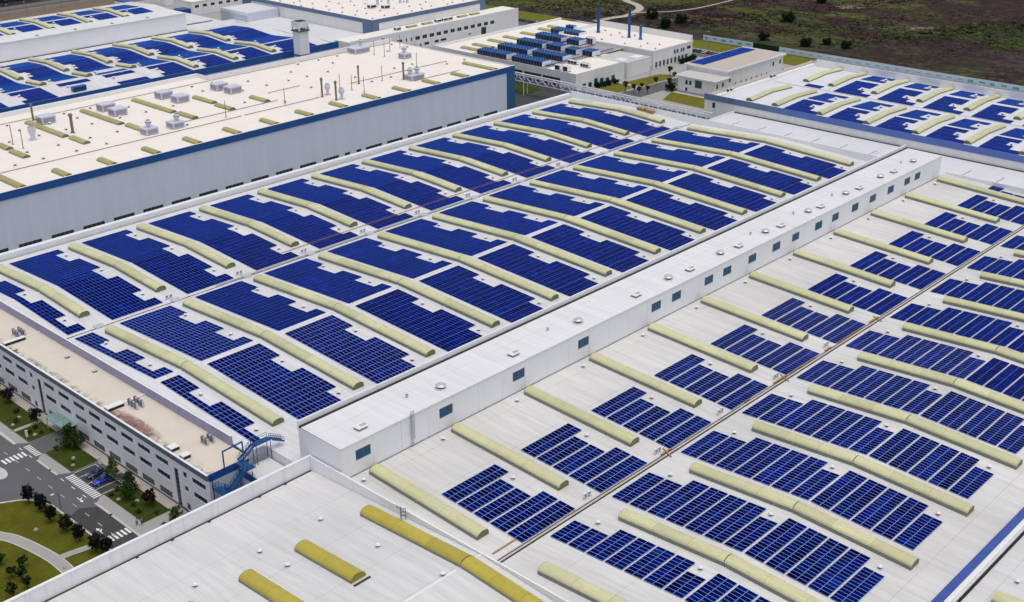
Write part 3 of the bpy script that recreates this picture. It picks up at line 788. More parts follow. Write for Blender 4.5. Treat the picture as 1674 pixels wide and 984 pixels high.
boards('walk_board', 'brown timber boards along the gutter, short pieces nearest its near end', [(181, 184.5, 128.75), (212.3, 214.5, 128.75), (224.6, 230.4, 128.75)])
boards('walk_board', 'brown timber boards along the gutter, middle run', [(232, 237.6, 128.75), (238, 243.4, 128.8), (248, 251, 128.75)])
boards('walk_board', 'brown timber boards along the gutter, run farthest from the yellow skylights', [(254.4, 260, 128.8), (260.4, 266.4, 128.75), (270.5, 275.3, 128.8)])
m = MB()
for x in (182.6, 228.8, 274.0): m.beam((x-.9, 126.6, 0.24), (x+.7, 129.9, 0.26), .3, .1)
solid('cross_plank', 'brown planks laid across the black gutter at the inverters', 'board', m.mesh('cross_plank', ['wood']))
for i, (y0, y1) in enumerate(((297.6, 301.4), (293.2, 296.9))):
    m = MB(); z = rz((y0+y1)/2)-.05
    m.box(394.5, 395.9, y0, y1, z+.12, z+1.25, 0); m.box(394.4, 396.0, y0-.08, y1+.08, z+1.253, z+1.33, 1)
    for yy in (y0+.2, (y0+y1)/2, y1-.2): m.box(394.4, 394.497, yy-.1, yy+.1, z, z+1.25, 1); m.box(394.6, 395.8, yy-.08, yy+.08, z, z+.119, 1)
    solid('timber_crate', ['brown timber crate at the far roof parapet, nearer the tall hall', 'brown timber crate at the far roof parapet, nearer the valley'][i], 'crate', m.mesh('crate', ['wood', 'wood_pale']), (0, 0, 0), None, 'timber crates')
m = MB(); R9 = np.random.default_rng(3)
for i in range(14): x, y = 393.9+R9.uniform(-1, 1), 328+R9.uniform(-2.6, 2.6); m.box(x-.3, x+.3, y-.5, y+.5, rz(y)+.02, rz(y)+.1+R9.uniform(0, .5))
solid('tarpaulin_bundle', 'pale blue bundled sheeting at the far roof corner', 'bundle', m.mesh('bundle', ['hoarding_white']))

# ---------------------------------------------------------------- near hall with bright yellow skylights
NP = [(40, -1.2), (128, 4.0), (177, 1.1)]
def nz_(y): return float(np.interp(y, [p[0] for p in NP], [p[1] for p in NP]))
near = thing('near_hall', 'white ribbed hall roof with bright yellow barrel skylights in the corner', 'factory', (80, 130, G))
link('roof', prof_sheet(NP, 5, 126.4).mesh('roof', ['roof_sheet_near']), near)
m = MB(); m.box(5, 126.8, 177.6, 178.0, G, 0.8); m.box(126.45, 126.8, 40, 177.55, G, 0.9)
link('wall', m.mesh('wall', ['white_wall']), near)
for i in range(16):
    a, b = 126.9-7.6*(i+1), 126.9-7.6*i
    link('parapet', MB().box(a+.02, b-.02, 177.05, 177.5, 0.7, 4.32).mesh('parapet', ['white_wall']), near)
m = MB()
for i in range(13): m.box(126.45, 126.8, 177.0-7.6*(i+1)+.02, 177.0-7.6*i-.02, 0.9, 4.3)
link('parapet', m.mesh('parapet', ['white_panel']), near)
link('parapet_coping', MB().box(4, 126.95, 176.95, 177.65, 4.33, 4.42).mesh('coping', ['white_trim']), near)
link('gutter', MB().box(5, 126.3, 176.6, 177.0, 0.9, 1.17).mesh('gutter', ['gutter_dark']), near)
link('ridge_cap', MB().box(5, 120.2, 127.75, 128.25, 3.9, 4.06).mesh('ridge_cap', ['white_trim']), near)
m = MB(); m.box(122.9, 126.4, 127.8, 128.2, 3.9, 4.10); link('ridge_cap', m.mesh('ridge_cap', ['white_trim']), near)
for x, y in ((101.5, 176.7), (113.2, 176.7), (119.5, 176.7), (86, 176.7), (93.4, 176.7)):
    link('drain_outlet', MB().box(x-.25, x+.25, y-.5, y-.1, 1.0, 1.3).mesh('drain', ['gutter_dark']), near)
skylight(near, 122.9, [(155.3, nz_(155.3)), (128, 4.0), (100, nz_(100))], 'skylight_yellow', 'cap_yellow', hw=1.6, rise=0.9, curb=0.5)
skylight(near, 107.4, [(155.3, nz_(155.3)), (139.2, nz_(139.2))], 'skylight_yellow', 'cap_yellow', hw=1.6, rise=0.9, curb=0.5, seg=8)
skylight(near, 95.2, [(155.3, nz_(155.3)), (139.2, nz_(139.2))], 'skylight_yellow', 'cap_yellow', hw=1.6, rise=0.9, curb=0.5, seg=8)
skylight(near, 83.0, [(155.3, nz_(155.3)), (139.2, nz_(139.2))], 'skylight_yellow', 'cap_yellow', hw=1.6, rise=0.9, curb=0.5, seg=8)
for x, y in ((115.4, 159.9), (101.4, 159.9), (101.9, 152.3), (116.3, 144.4), (117.6, 128.6), (87.7, 160.0)): link('roof_vent', me_vent, near, (x, y, nz_(y)))
m = MB()
for i in range(9): m.box(105.6+i*.42, 105.6+i*.42+.26, 138.0, 138.5, nz_(138.2), nz_(138.2)+.16)
link('rib_closure', m.mesh('rib_closure', ['gutter_dark']), near)
# antenna frame standing at the near hall edge
m = MB()
for dx, dy in ((0, 0), (1.0, -.6), (.4, .5)): m.tube((125.3+dx*.6, 148.0+dy, nz_(148)-.05), (125.3+dx*.6, 148.0+dy, nz_(148)+2.6), 0.06, 6)
for z in (0.9, 1.7, 2.4):
    m.tube((125.3, 148.0, nz_(148)+z), (125.9, 147.4, nz_(148)+z), 0.05, 5); m.tube((125.9, 147.4, nz_(148)+z), (125.54, 148.5, nz_(148)+z), 0.05, 5)
for i in range(5): m.tube((124.9, 147.5+i*.3, nz_(148)+2.5), (124.9, 147.5+i*.3, nz_(148)+3.3), 0.03, 5)
m.tube((124.9, 147.4, nz_(148)+2.8), (124.9, 148.9, nz_(148)+2.8), 0.05, 5); m.tube((124.9, 148.0, nz_(148)+2.8), (125.4, 148.0, nz_(148)+2.5), 0.05, 5)
solid('antenna_mast', 'small grey lattice antenna beside the longest yellow skylight', 'antenna', m.mesh('antenna', ['slate_fascia']))
# low hall below the blue coping
low = thing('low_hall', 'lower white roof beyond the bright blue coping', 'factory', (250, 40, G))
link('roof', prof_sheet([(10, 0.6), (30, 0.2), (62.2, -1.0)], 100, 396).mesh('roof', ['roof_sheet_near']), low)
link('wall', MB().box(100.5, 395, 11, 61.5, G, -1.6).mesh('wall', ['white_clad']), low)
link('gutter', MB().box(101, 395, 61.7, 62.2, -1.2, -0.93).mesh('gutter', ['gutter_dark']), low)
for k in range(11): skylight(low, 182.6+23.07*(k-2), [(57.6, -0.85), (30, 0.2), (16, 0.5)], 'skylight_pale', 'cap_olive', split=False)
for k in range(9): link('roof_vent', me_vent, low, (189.8+23.07*(k-1), 56.6, -0.85))

# ---------------------------------------------------------------- office block along the street
KO = 0.9828
def oz(z): return 133+KO*(z-133)
off = thing('office_building', 'three-storey white office block with slate fascia and stained cream roof', 'office building', (117, 245, G))
FX = 111.4; OY0, OY1 = 195.6*KO+.1, 330.0
TOPW = oz(-3.6)
def row_windows():
    wide = [296.1, 288.9, 281.7, 267.0, 259.75, 252.4, 245.15, 237.98, 230.7, 223.55, 216.2, 201.8]
    W = []
    for y in wide:
        for zt, zb in ((-5.05, -6.35), (-8.62, -9.95)): W.append((y*KO-5.1*KO, y*KO, oz(zb), oz(zt), 'w'))
        if y not in (259.75,): W.append((y*KO-5.1*KO, y*KO, oz(-14.7), oz(-12.95), 'g'))
    for y in (274.3, 205.3):
        W.append((y*KO-1.4, y*KO, oz(-6.4), oz(-5.0), 'n')); W.append((y*KO-1.4, y*KO, oz(-9.9), oz(-8.6), 'n'))
        W.append((y*KO-1.4, y*KO, oz(-14.7), oz(-12.95), 'n'))
    for y in (270.45, 208.9): W.append((y*KO-1.55, y*KO, oz(-15.1), oz(-5.45), 's'))
    return W
OW = row_windows()
# street wall built as a grid round its openings
ys = sorted({OY0, OY1} | {round(v, 3) for w in OW for v in w[:2]}); zs = sorted({G, TOPW} | {round(v, 3) for w in OW for v in w[2:4]})
m = MB()
def in_win(y, z): return any(w[0] < y < w[1] and w[2] < z < w[3] for w in OW)
for a, b in zip(ys[:-1], ys[1:]):
    if b-a < 1e-3: continue
    z0 = None
    for c, d in zip(zs[:-1], zs[1:]):
        solid_here = not in_win((a+b)/2, (c+d)/2)
        if solid_here and z0 is None: z0 = c
        if (not solid_here) and z0 is not None: m.box(FX, FX+.3, a, b, z0, c); z0 = None
    if z0 is not None: m.box(FX, FX+.3, a, b, z0, zs[-1])
link('wall', m.mesh('wall', ['white_panel']), off, label='white street front')
link('plinth', MB().box(FX-.12, FX-.005, OY0, OY1, G, oz(-14.72)).mesh('plinth', ['slate_fascia']), off)
link('core', MB().box(FX+.5, 122.0, OY0+.3, OY1, G, -0.45).mesh('core', ['window_dark']), off)
link('side_wall', MB().box(FX+.31, 122.05, OY0, OY0+.29, G, -1.2).mesh('side_wall', ['grey_clad']), off, label='grey-blue end wall behind the stair')
link('roof', MB().box(FX+.32, 122.08, OY0+.1, OY1, -0.44, -0.2).mesh('roof', ['office_roof']), off, label='cream roof with rust stains')
link('fascia', MB().box(FX-.1, FX+.31, OY0, OY1, TOPW+.003, 0.08).mesh('fascia', ['slate_fascia']), off, label='slate grey fascia band')
link('fascia', MB().box(FX+.315, 120.5, OY0-.06, OY0+.095, -1.6, 0.08).mesh('fascia', ['blue_fascia']), off, label='blue fascia on the end wall')
link('coping', MB().box(FX-.16, FX+.36, OY0-.1, OY1, 0.085, 0.18).mesh('coping', ['white_trim']), off)
for y0, y1, z0, z1, kind in OW:
    n = 4 if kind in 'wg' else 1
    if kind == 's': n = 1
    m = MB(); m.box(FX+.16, FX+.19, y0+.02, y1-.02, z0+.02, z1-.02, 0)
    for i in range(n+1): yy = y0+(y1-y0)*i/n; m.box(FX+.10, FX+.155, max(y0, yy-.05), min(y1, yy+.05), z0, z1, 1)
    m.box(FX+.10, FX+.15, y0, y1, z0, z0+.07, 1); m.box(FX+.10, FX+.15, y0, y1, z1-.07, z1, 1)
    if kind == 's':
        for i in range(1, 9): zz = z0+(z1-z0)*i/9; m.box(FX+.12, FX+.15, y0, y1, zz-.04, zz+.04, 1)
    g = 'window_dark' if rng.random() < .6 else 'window_teal'
    o = link('window', m.mesh('window', [g, 'slate_fascia' if kind != 'g' else 'frame_grey']), off)
    if kind in 'wn': link('sill', MB().box(FX-.08, FX+.09, y0-.05, y1+.05, z0-.1, z0-.01).mesh('sill', ['white_trim']), o)
# glass entrance canopy with posts
m = MB(); cy0, cy1 = 252.6*KO, 262.0*KO
m.box(FX-3.4, FX-.05, cy0, cy1, oz(-11.9), oz(-11.8), 0)
for i in range(6): yy = cy0+(cy1-cy0)*i/5; m.box(FX-3.5, FX-.02, yy-.06, yy+.06, oz(-11.79), oz(-11.65), 1)
for yy in (cy0+.3, cy1-.3): m.tube((FX-3.1, yy, G), (FX-3.1, yy, oz(-11.9)), 0.14, 8, 1)
m.box(FX-.3, FX-.125, cy0+.8, cy1-.8, G, oz(-12.6), 2)
link('entrance_canopy', m.mesh('canopy', ['canopy_glass', 'metal_light', 'window_dark']), off, label='teal glass entrance canopy')
for i, (x0, x1, y0, y1) in enumerate(((FX+.5, 116.0, 232.2, 233.9), (FX+.5, 113.9, 206.2, 208.0), (FX+.5, 113.7, 201.6, 203.2), (FX+.5, 117.5, 282.5, 283.5))):
    m = MB(); m.box(x0, x1, y0, y1, -0.19, 0.55, 0); m.box(x0-.05, x1+.05, y0-.1, y1+.1, 0.553, 0.66, 1); m.box(x0+.1, x1-.05, y0-.03, y0-.005, -0.15, 0.5, 2)
    link('roof_hatch', m.mesh('hatch', ['concrete', 'white_trim', 'gutter_dark']), off)
for x, y in ((119.5, 265.1), (112.6, 278.6), (119.4, 205.2), (120.2, 253.0)):
    m = MB(); m.box(x-.5, x+.5, y-.4, y+.4, -0.19, 0.1, 0); m.box(x-.6, x+.6, y-.5, y+.5, .103, .2, 1); link('roof_vent', m.mesh('vent', ['gutter_dark', 'concrete_light']), off)
# outdoor condensers on the office roof
def condenser(label, x, y, n, grp='condensers on the office roof'):
    t = thing('air_conditioner', label, 'air conditioner', (x, y, -0.2), grp)
    for i in range(n):
        m = MB(); m.box(0, .5, 0, 1.15, .12, 1.6, 0); m.box(-.02, -.002, .1, 1.05, .25, 1.5, 1); m.box(-.05, .55, .05, .2, 0, .12, 2); m.box(-.05, .55, .95, 1.1, 0, .12, 2)
        m.lathe([(0.3, 0), (0.3, .12)], 10, (0.25, .575, 1.58), 1)
        link('condenser_unit', m.mesh('unit', ['metal_light', 'slate_fascia', 'metal_grey']), t, (x+(i % 2)*1.5, y-(i//2)*1.35, -0.2))
    return t
condenser('bank of condensers farthest from the blue stair on the office roof', 116.6, 287.0, 6)
condenser('bank of condensers beside the reddish stain on the office roof', 116.8, 231.0, 6)
condenser('small cluster of condensers nearest the blue stair on the office roof', 118.6, 204.2, 4)
m = MB()
for y in (283.9, 233.6): m.box(113.5, 122.0, y-.25, y+.25, -.19, .12)
solid('duct_run', 'pale conduits crossing the office roof to the condensers', 'duct', m.mesh('duct', ['white_trim']))
# recessed white block between office and near hall, under the stair
rec = thing('link_block', 'low white block with blue fascia between office and near hall', 'building', (121, 187, G))
link('wall', MB().box(119.6, 126.6, 178.3, 192.0, G, -2.4).mesh('wall', ['white_wall']), rec)
link('roof', MB().box(119.7, 126.6, 178.3, 192.0, -2.39, -2.1).mesh('roof', ['roof_sheet_near']), rec)
link('fascia', MB().box(119.3, 119.58, 178.3, 192.2, -3.4, -1.9).mesh('fascia', ['blue_fascia']), rec)

# blue steel stair and catwalk
st = thing('steel_stair', 'blue steel escape stair and catwalk climbing from recess to the hall roof', 'staircase', (117, 190, G))
def flight(p0, p1, w, parent, axis):
    m = MB(); p0, p1 = Vector(p0), Vector(p1)
    side = Vector((0, w/2, 0)) if axis == 'x' else Vector((w/2, 0, 0))
    for s in (-1, 1):
        m.beam(p0+side*s, p1+side*s, .10, .35)
        m.beam(p0+side*s+Vector((0, 0, 1.05)), p1+side*s+Vector((0, 0, 1.05)), .08, .08)
        m.beam(p0+side*s+Vector((0, 0, .55)), p1+side*s+Vector((0, 0, .55)), .06, .06)
        for i in range(6):
            q = p0.lerp(p1, i/5)+side*s; m.beam(q, q+Vector((0, 0, 1.05)), .07, .07)
    n = max(4, int(abs(p1.z-p0.z)/.19))
    for i in range(n):
        q = p0.lerp(p1, (i+.5)/n)
        if axis == 'x': m.box(q.x-.14, q.x+.14, q.y-w/2, q.y+w/2, q.z-.02, q.z+.02)
        else: m.box(q.x-w/2, q.x+w/2, q.y-.14, q.y+.14, q.z-.02, q.z+.02)
    link('stair_flight', m.mesh('flight', ['steel_blue']), parent)
def landing(x0, x1, y0, y1, z, parent, rails='NSEW'):
    m = MB(); m.box(x0, x1, y0, y1, z-.18, z)
    L = {'N': ((x0, y1), (x1, y1)), 'S': ((x0, y0), (x1, y0)), 'E': ((x1, y0), (x1, y1)), 'W': ((x0, y0), (x0, y1))}
    for r in rails:
        a, b = L[r]
        for h in (.55, 1.05): m.beam((*a, z+h), (*b, z+h), .07, .07)
        for t in (0, .5, 1): q = (a[0]+(b[0]-a[0])*t, a[1]+(b[1]-a[1])*t); m.beam((*q, z), (*q, z+1.05), .07, .07)
    link('landing', m.mesh('landing', ['steel_blue']), parent)
ys0, ys1 = 187.0, 192.0
for i, z in enumerate((-9.5, -6.3, -3.2)):
    landing(112.2, 113.8, ys0, ys1, z, st, 'WNS') if i % 2 == 0 else landing(117.6, 119.0, ys0, ys1, z, st, 'ENS')
flight((117.6, 190.6, -12.6), (113.8, 190.6, -9.5), 1.3, st, 'x')
flight((113.8, 188.4, -9.5), (117.6, 188.4, -6.3), 1.3, st, 'x')
flight((117.6, 190.6, -6.3), (113.8, 190.6, -3.2), 1.3, st, 'x')
flight((113.8, 188.4, -3.2), (118.2, 188.4, 0.3), 1.3, st, 'x')
landing(118.2, 120.2, 187.6, 192.0, 0.3, st, 'S')
flight((119.2, 192.0, 0.3), (122.9, 192.0, 2.6), 1.3, st, 'x')
landing(122.9, 127.0, 191.2, 192.8, 2.6, st, 'NS')
flight((130.0, 191.4, 1.0), (127.0, 191.4, 2.6), 1.3, st, 'x')
m = MB()
for x in (112.3, 118.9):
    for y in (187.1, 191.9): m.beam((x, y, G), (x, y, 0.0), .16, .16)
for x in (123.2, 126.8):
    for y in (191.3, 192.7): m.beam((x, y, -2.1), (x, y, 2.5), .12, .12)
m.beam((115.5, 192.0, -0.2), (115.5, 192.0, 4.2), .24, .24); m.beam((120.6, 192.4, -0.2), (120.6, 192.4, 4.2), .24, .24); m.beam((115.4, 192.0, 4.2), (120.7, 192.4, 4.2), .26, .26)
m.beam((112.3, 187.1, -6), (118.9, 187.1, -2), .09, .09); m.beam((112.3, 187.1, -2), (118.9, 187.1, -6), .09, .09)
link('stair_frame', m.mesh('frame', ['steel_blue']), st)

# ---------------------------------------------------------------- tall cream-roofed hall with blue band
c1 = thing('tall_hall', 'tall grey-clad hall with blue band and cream roof full of vents', 'factory', (280, 415, G))
CX0, CX1, CY0, CY1 = 60.0, 393.4, 370.0, 460.0
CZ = 9.2
CW = [(157.2+11.42*i, 157.2+11.42*i+8.0) for i in range(-6, 12)]+[(293.8, 296.6), (299.8, 302.4)]+[(304.9+11.42*i, 304.9+11.42*i+8.6) for i in range(0, 7)]
m = MB(); m.box(CX0, CX1-5.2, CY0, CY0+.4, -8.4, 7.4); m.box(CX0, CX1-5.2, CY0, CY0+.4, G, -11.0)
xs = [CX0]+[v for w in CW for v in w]+[CX1-5.2]
for a, b in zip(xs[0::2], xs[1::2]): m.box(a, b, CY0+.002, CY0+.4, -11.0, -8.4)
link('wall', m.mesh('wall', ['grey_clad']), c1, label='grey-blue clad long wall')
link('core', MB().box(CX0, CX1-.5, CY0+.6, CY1, G, 8.9).mesh('core', ['grey_clad']), c1)
for a, b in CW:
    m = MB(); m.box(a+.02, b-.02, CY0+.25, CY0+.28, -10.98, -8.42, 0)
    n = max(1, int((b-a)/1.6))
    for i in range(n+1): xx = a+(b-a)*i/n; m.box(max(a, xx-.06), min(b, xx+.06), CY0+.15, CY0+.24, -11.0, -8.4, 1)
    m.box(a, b, CY0+.15, CY0+.235, -9.75, -9.65, 1)
    link('window', m.mesh('window', ['window_dark', 'slate_fascia']), c1)
link('fascia', MB().box(CX0, CX1, CY0-.25, CY0+.35, 7.403, 10.0).mesh('fascia', ['blue_fascia']), c1, label='deep blue fascia band')
link('fascia', MB().box(CX1-5.19, CX1, CY0-.25, CY0+.35, G, 7.40).mesh('fascia', ['corner_blue']), c1, label='blue corner column of cladding')
link('end_wall', MB().box(CX1-.4, CX1, CY0+.36, CY1, G, 10.0).mesh('end_wall', ['steel_blue_fascia']), c1)
link('roof', MB().box(CX0, CX1-.42, CY0+.36, 452.4, 8.95, CZ).mesh('roof', ['cream_roof']), c1)
link('roof', MB().box(CX0, 286.8, 452.4, CY1, 8.95, CZ-.003).mesh('roof', ['cream_roof']), c1)
link('parapet', MB().box(CX0, 287.2, CY1, CY1+1.2, 6.0, 10.9).mesh('parapet', ['white_trim']), c1)
link('parapet', MB().box(286.85, 287.2, 452.8, CY1-.01, 8.0, 10.9).mesh('parapet', ['white_trim']), c1)
link('parapet', MB().box(287.21, CX1, 452.6, 453.6, 6.0, 10.9).mesh('parapet', ['white_trim']), c1)
link('parapet', MB().box(CX1-.41, CX1-.02, CY0+.4, 452.59, 8.96, 9.9).mesh('parapet', ['cream_roof']), c1)
link('coping', MB().box(CX0, CX1+.05, CY0-.3, CY0+.38, 10.003, 10.08).mesh('coping', ['white_trim']), c1)
SK = [(x, 381.0, 371.4) for x in (146, 178.6, 195.4, 212.6, 229.4, 246.6, 263.4, 280.2, 297.2, 314.4, 331.0, 348.0, 365.2)]+[(162.6, 388, 371.4), (383.0, 391.8, 371.4), (382.6, 391.8, 382.5)]
SK += [(x, 413.3, 402.4) for x in (179.4, 202.3, 225.2, 247.8, 265.0, 281.8)]+[(x, 445.5, 416.2) for x in (201.4, 224.2, 247.0)]+[(266, 430.5, 416.4), (180, 424, 416.2), (157, 445, 402)]
for x, a, b in SK[:-7] if False else SK:
    if (x, a) == (382.6, 391.8): continue
    skylight(c1, x, [(a, CZ), (b, CZ)], 'skylight_ochre', 'cap_olive', hw=1.35, rise=0.75, curb=0.35, split=False)
for i, (x0, x1, y) in enumerate(((60, 262, 391.9), (263.1, 300, 392.0), (290.5, 307, 414.0), (324, 381, 401.0), (240, 286, 401.3), (345, 372, 383.6), (60, 390, 450.5))):
    link('roof_pipe', MB().tube((x0, y, CZ+.25), (x1, y, CZ+.25), .13, 6).mesh('roof_pipe', ['pipe_brown']), c1)
me_vent2 = vent_mesh('vent_large', 1.1)
pts = [(x+rng.uniform(-1, 1), y) for x in np.arange(172, 390, 11.4) for y in (396.5, 408.0, 425.0, 437.0, 447.0)]
for x, y in pts:
    if rng.random() < 0.62 and not any(abs(x-s[0]) < 3 and s[2]-1.5 < y < s[1]+1.5 for s in SK): link('roof_vent', me_vent2, c1, (x, y, CZ))
# air-handling boxes, exhaust turrets and stacks on that roof
def ahu(label, x, y, sx=5.6, sy=5.2, h=2.7, turrets=()):
    t = thing('air_handler', label, 'ventilation unit', (x, y, CZ), 'rooftop air handlers')
    m = MB(); m.box(-sx/2, sx/2, -sy/2, sy/2, .25, h, 0); m.box(-sx/2-.12, sx/2+.12, -sy/2-.12, sy/2+.12, h+.003, h+.15, 2)
    for dx in (-.42, .42):
        for dy in (-.42, .42): m.box(dx*sx-.15, dx*sx+.15, dy*sy-.15, dy*sy+.15, 0, .25, 1)
    link('casing', m.mesh('casing', ['unit_grey', 'metal_grey', 'unit_grey']), t, (x, y, CZ))
    m = MB()
    m.box(-sx/2+.5, sx/2-.5, -sy/2-.05, -sy/2-.003, .6, h-.4, 0)
    m.box(-sx/2-.05, -sx/2-.003, -sy/2+.5, sy/2-.5, .6, h-.4, 0)
    link('louvre', m.mesh('louvre', ['unit_side']), t, (x, y, CZ))
    for dx, dy in turrets: link('turret', me_turret, t, (x+dx, y+dy, CZ+h+.15))
m = MB(); m.lathe([(0.55, 0), (0.5, .6), (1.05, 1.1), (1.2, 1.7), (1.15, 2.2), (0.75, 2.7), (0.5, 2.72)], 12, mats=[0, 0, 0, 1, 0, 2, 2])
me_turret = m.mesh('turret', ['unit_grey', 'unit_side', 'gutter_dark'], False)
for i, (x, y) in enumerate(((206.5, 440.8), (231.5, 440.2), (231.0, 430.4), (257.6, 440.2), (258.6, 429.6), (281.0, 435.0), (281.8, 426.3))):
    ahu(['square grey air handler beside the brown stack on the cream roof', 'grey air handler behind another, second cluster on the cream roof', 'grey air handler in front of another, second cluster on the cream roof', 'grey air handler behind another, in the third cluster on the cream roof', 'grey air handler in front of another, in the third cluster on cream roof', 'smaller grey air handler behind its twin in the fourth cluster', 'smaller grey air handler in front of its twin in the fourth cluster'][i], x, y)
ahu('grey box with one round turret near the blue band, first of two', 224.8, 397.6, 5, 5, 2.3, ((0, 0),))
ahu('grey box with one dark round turret near the blue band, second of two', 236.0, 397.6, 5, 5, 2.3, ((0.6, -.4),))
ahu('long grey air handler with round turret at the back edge of cream roof', 367, 446.5, 9, 6, 2.4, ((3.0, 2.0),))
ahu('small grey box with round turret near the far end of cream roof', 373, 420.6, 4.6, 4.2, 2.3, ((0, 0.5),))
ahu('grey box with two round turrets near the blue band far end', 348, 386.8, 7.2, 5, 2.2, ((-2.0, .6), (1.2, -.4)))
def stack(label, x, y, h, r, kind, grp='exhaust stacks on the cream roof'):
    m = MB()
    if kind == 'thick':
        m.lathe([(r*1.5, 0), (r*1.5, .3), (r, .35), (r, h*.86), (r*1.5, h*.88), (r*1.5, h*.95), (r*1.0, h)], 10, m=0)
    elif kind == 'thin':
        m.lathe([(r*2.2, 0), (r*2.2, .2), (r, .25), (r*.8, h)], 7, m=0); m.box(-.4, .4, -.4, .4, 0, .12, 1)
    elif kind == 'funnel':
        m.lathe([(.9, 0), (.8, h*.35), (1.3, h*.6), (1.5, h*.9), (1.35, h), (1.1, h)], 12, mats=[0, 0, 0, 0, 1, 1])
        m.box(-1.1, 1.1, -1.1, 1.1, 0, .3, 0)
    elif kind == 'onion':
        m.lathe([(.6, 0), (.6, h*.4), (1.2, h*.6), (1.3, h*.75), (.9, h*.95), (.5, h)], 12, mats=[0, 0, 0, 0, 1, 1]); m.box(-.9, .9, -.9, .9, 0, .3, 0)
    mats = {'thick': ['pipe_brown', 'pipe_brown'], 'thin': ['pipe_brown', 'concrete_light'], 'funnel': ['unit_grey', 'unit_side'], 'onion': ['unit_grey', 'unit_side']}[kind]
    solid('exhaust_stack', label, 'chimney', m.mesh('stack', mats), (x, y, CZ), None, grp)
stack('brown capped exhaust stack behind the first air handler', 204.6, 447.4, 6.8, .4, 'thick')
stack('pale ribbed exhaust stack at the end of the first long ochre skylight', 206.1, 419.7, 7.4, .55, 'thick')
stack('grey funnel-shaped exhaust vessel beside two thin poles', 191.7, 422.0, 5.0, 1, 'funnel')
stack('thin pole beside the grey funnel, the farther of two', 183.9, 421.8, 7.4, .16, 'thin')
stack('thin pole beside the grey funnel, the nearer of two', 184.1, 414.4, 7.2, .16, 'thin')
stack('brown capped stack beside an onion turret, farther of the pair', 301.6, 392.0, 8.0, .4, 'thick')
stack('brown capped stack beside an onion turret, nearer of the pair', 302.2, 383.7, 8.0, .4, 'thick')
stack('onion-shaped turret vent, farther of the pair on cream roof', 305.5, 393.3, 4.8, 1, 'onion')
stack('onion-shaped turret vent, nearer of the pair on cream roof', 304.8, 383.3, 4.8, 1, 'onion')
stack('brown capped stack midway along the cream roof', 326.2, 398.1, 8.0, .33, 'thick')
stack('brown capped stack beside the box with two turrets', 344.2, 389.6, 7.6, .4, 'thick')
for x, y, lb in ((257.0, 395.3, 'alone in front of the fourth air handler cluster'), (284.5, 394.4, 'between the fourth cluster and the brown stacks'), (315.6, 397.8, 'just beyond the onion turrets, farthest back'), (317.2, 391.9, 'just beyond the onion turrets, middle of three'), (318.1, 385.0, 'just beyond the onion turrets, nearest the blue band'), (336.5, 394.8, 'before the box with two turrets'), (364.4, 403.2, 'beyond the box with two turrets'), (368.0, 436.5, 'beside the long air handler, first of four'), (368.5, 429.8, 'beside the long air handler, second of four'), (378.1, 436.8, 'beside the long air handler, third of four'), (385.9, 438.4, 'beside the long air handler, last of four')):
    stack(f'thin brown pole {lb}', x, y, 6.6, .15, 'thin')

# ---------------------------------------------------------------- far hall behind the cream roof
P2 = [(504, -0.4), (527, 1.5), (547.6, 0.0), (568, 1.6), (595, 0.0)]
P3 = [(610, 0.0), (652, 0.2), (672, 1.6), (700, 0.0)]
def rz2(y):
    P = P2 if y < 600 else P3
    return float(np.interp(y, [p[0] for p in P], [p[1] for p in P]))
fh = thing('far_hall', 'far white hall with its own monitor and solar panels behind the cream roof', 'factory', (280, 600, G))
link('roof', prof_sheet(P2, 60, 399).mesh('roof', ['roof_sheet']), fh)
link('roof', prof_sheet(P3, 60, 395).mesh('roof', ['roof_sheet']), fh)
link('wall', MB().box(60, 398.6, 504.3, 699.5, G, -0.6).mesh('wall', ['white_clad']), fh)
link('fascia', MB().box(60, 400.5, 503.4, 504.25, -5.5, 1.3).mesh('fascia', ['blue_fascia']), fh, label='blue fascia along the front edge')
link('fascia', MB().box(60, 400.5, 501.9, 503.35, -5.6, -1.9).mesh('fascia', ['lavender_wall']), fh)
link('parapet', MB().box(399.0, 399.5, 504.3, 594, -1, 1.0).mesh('parapet', ['white_trim']), fh)
fm = link('roof_monitor', MB().box(60, 368.0, 595.2, 610.5, -0.2, 9.2).mesh('monitor', ['white_panel']), fh)
link('monitor_roof', MB().box(59.8, 368.3, 594.9, 610.8, 9.203, 9.5).mesh('monitor_roof', ['roof_sheet_monitor']), fm)
link('monitor_gutter', MB().box(60, 368, 594.6, 595.1, 0.0, 0.35).mesh('gutter', ['gutter_dark']), fm)
for x in (262, 283, 304, 325, 346): link('roof_ventilator', me_hood, fm, (x, 598.2, 9.5), scale=(.8, .8, .8))
XK2 = [249.55+23.07*k for k in range(-2, 6)]
for k, x in enumerate(XK2):
    skylight(fh, x, [(587, rz2(587)), (568, 1.6), (551.5, rz2(551.5))], 'skylight_pale', 'cap_olive', split=False)
    skylight(fh, x, [(544, rz2(544))]+([(527, 1.5), (511.5, rz2(511.5))] if k >= 5 else [(529.5, rz2(529.5))]), 'skylight_pale', 'cap_olive', split=False)
    if k >= 3: skylight(fh, x, [(690, rz2(690)), (672, 1.6), (653, rz2(653))], 'skylight_pale', 'cap_olive', split=False)
    for y in (580, 556, 536, 519): link('roof_vent', me_vent2, fh, (x+6.3, y, rz2(y)))
    if k >= 3:
        for y in (685, 664, 645): link('roof_vent', me_vent2, fh, (x+6.3, y, rz2(y)))
def sL(rows): return [((4.2 if n == 15 else 7.3), n, y, 2) for y, n in rows]
F_A = sL([(583.4, 15), (579.2, 12), (574.8, 15), (570.6, 15), (565.8, 15), (561.6, 12), (557.2, 12), (553.0, 15), (548.8, 15)])
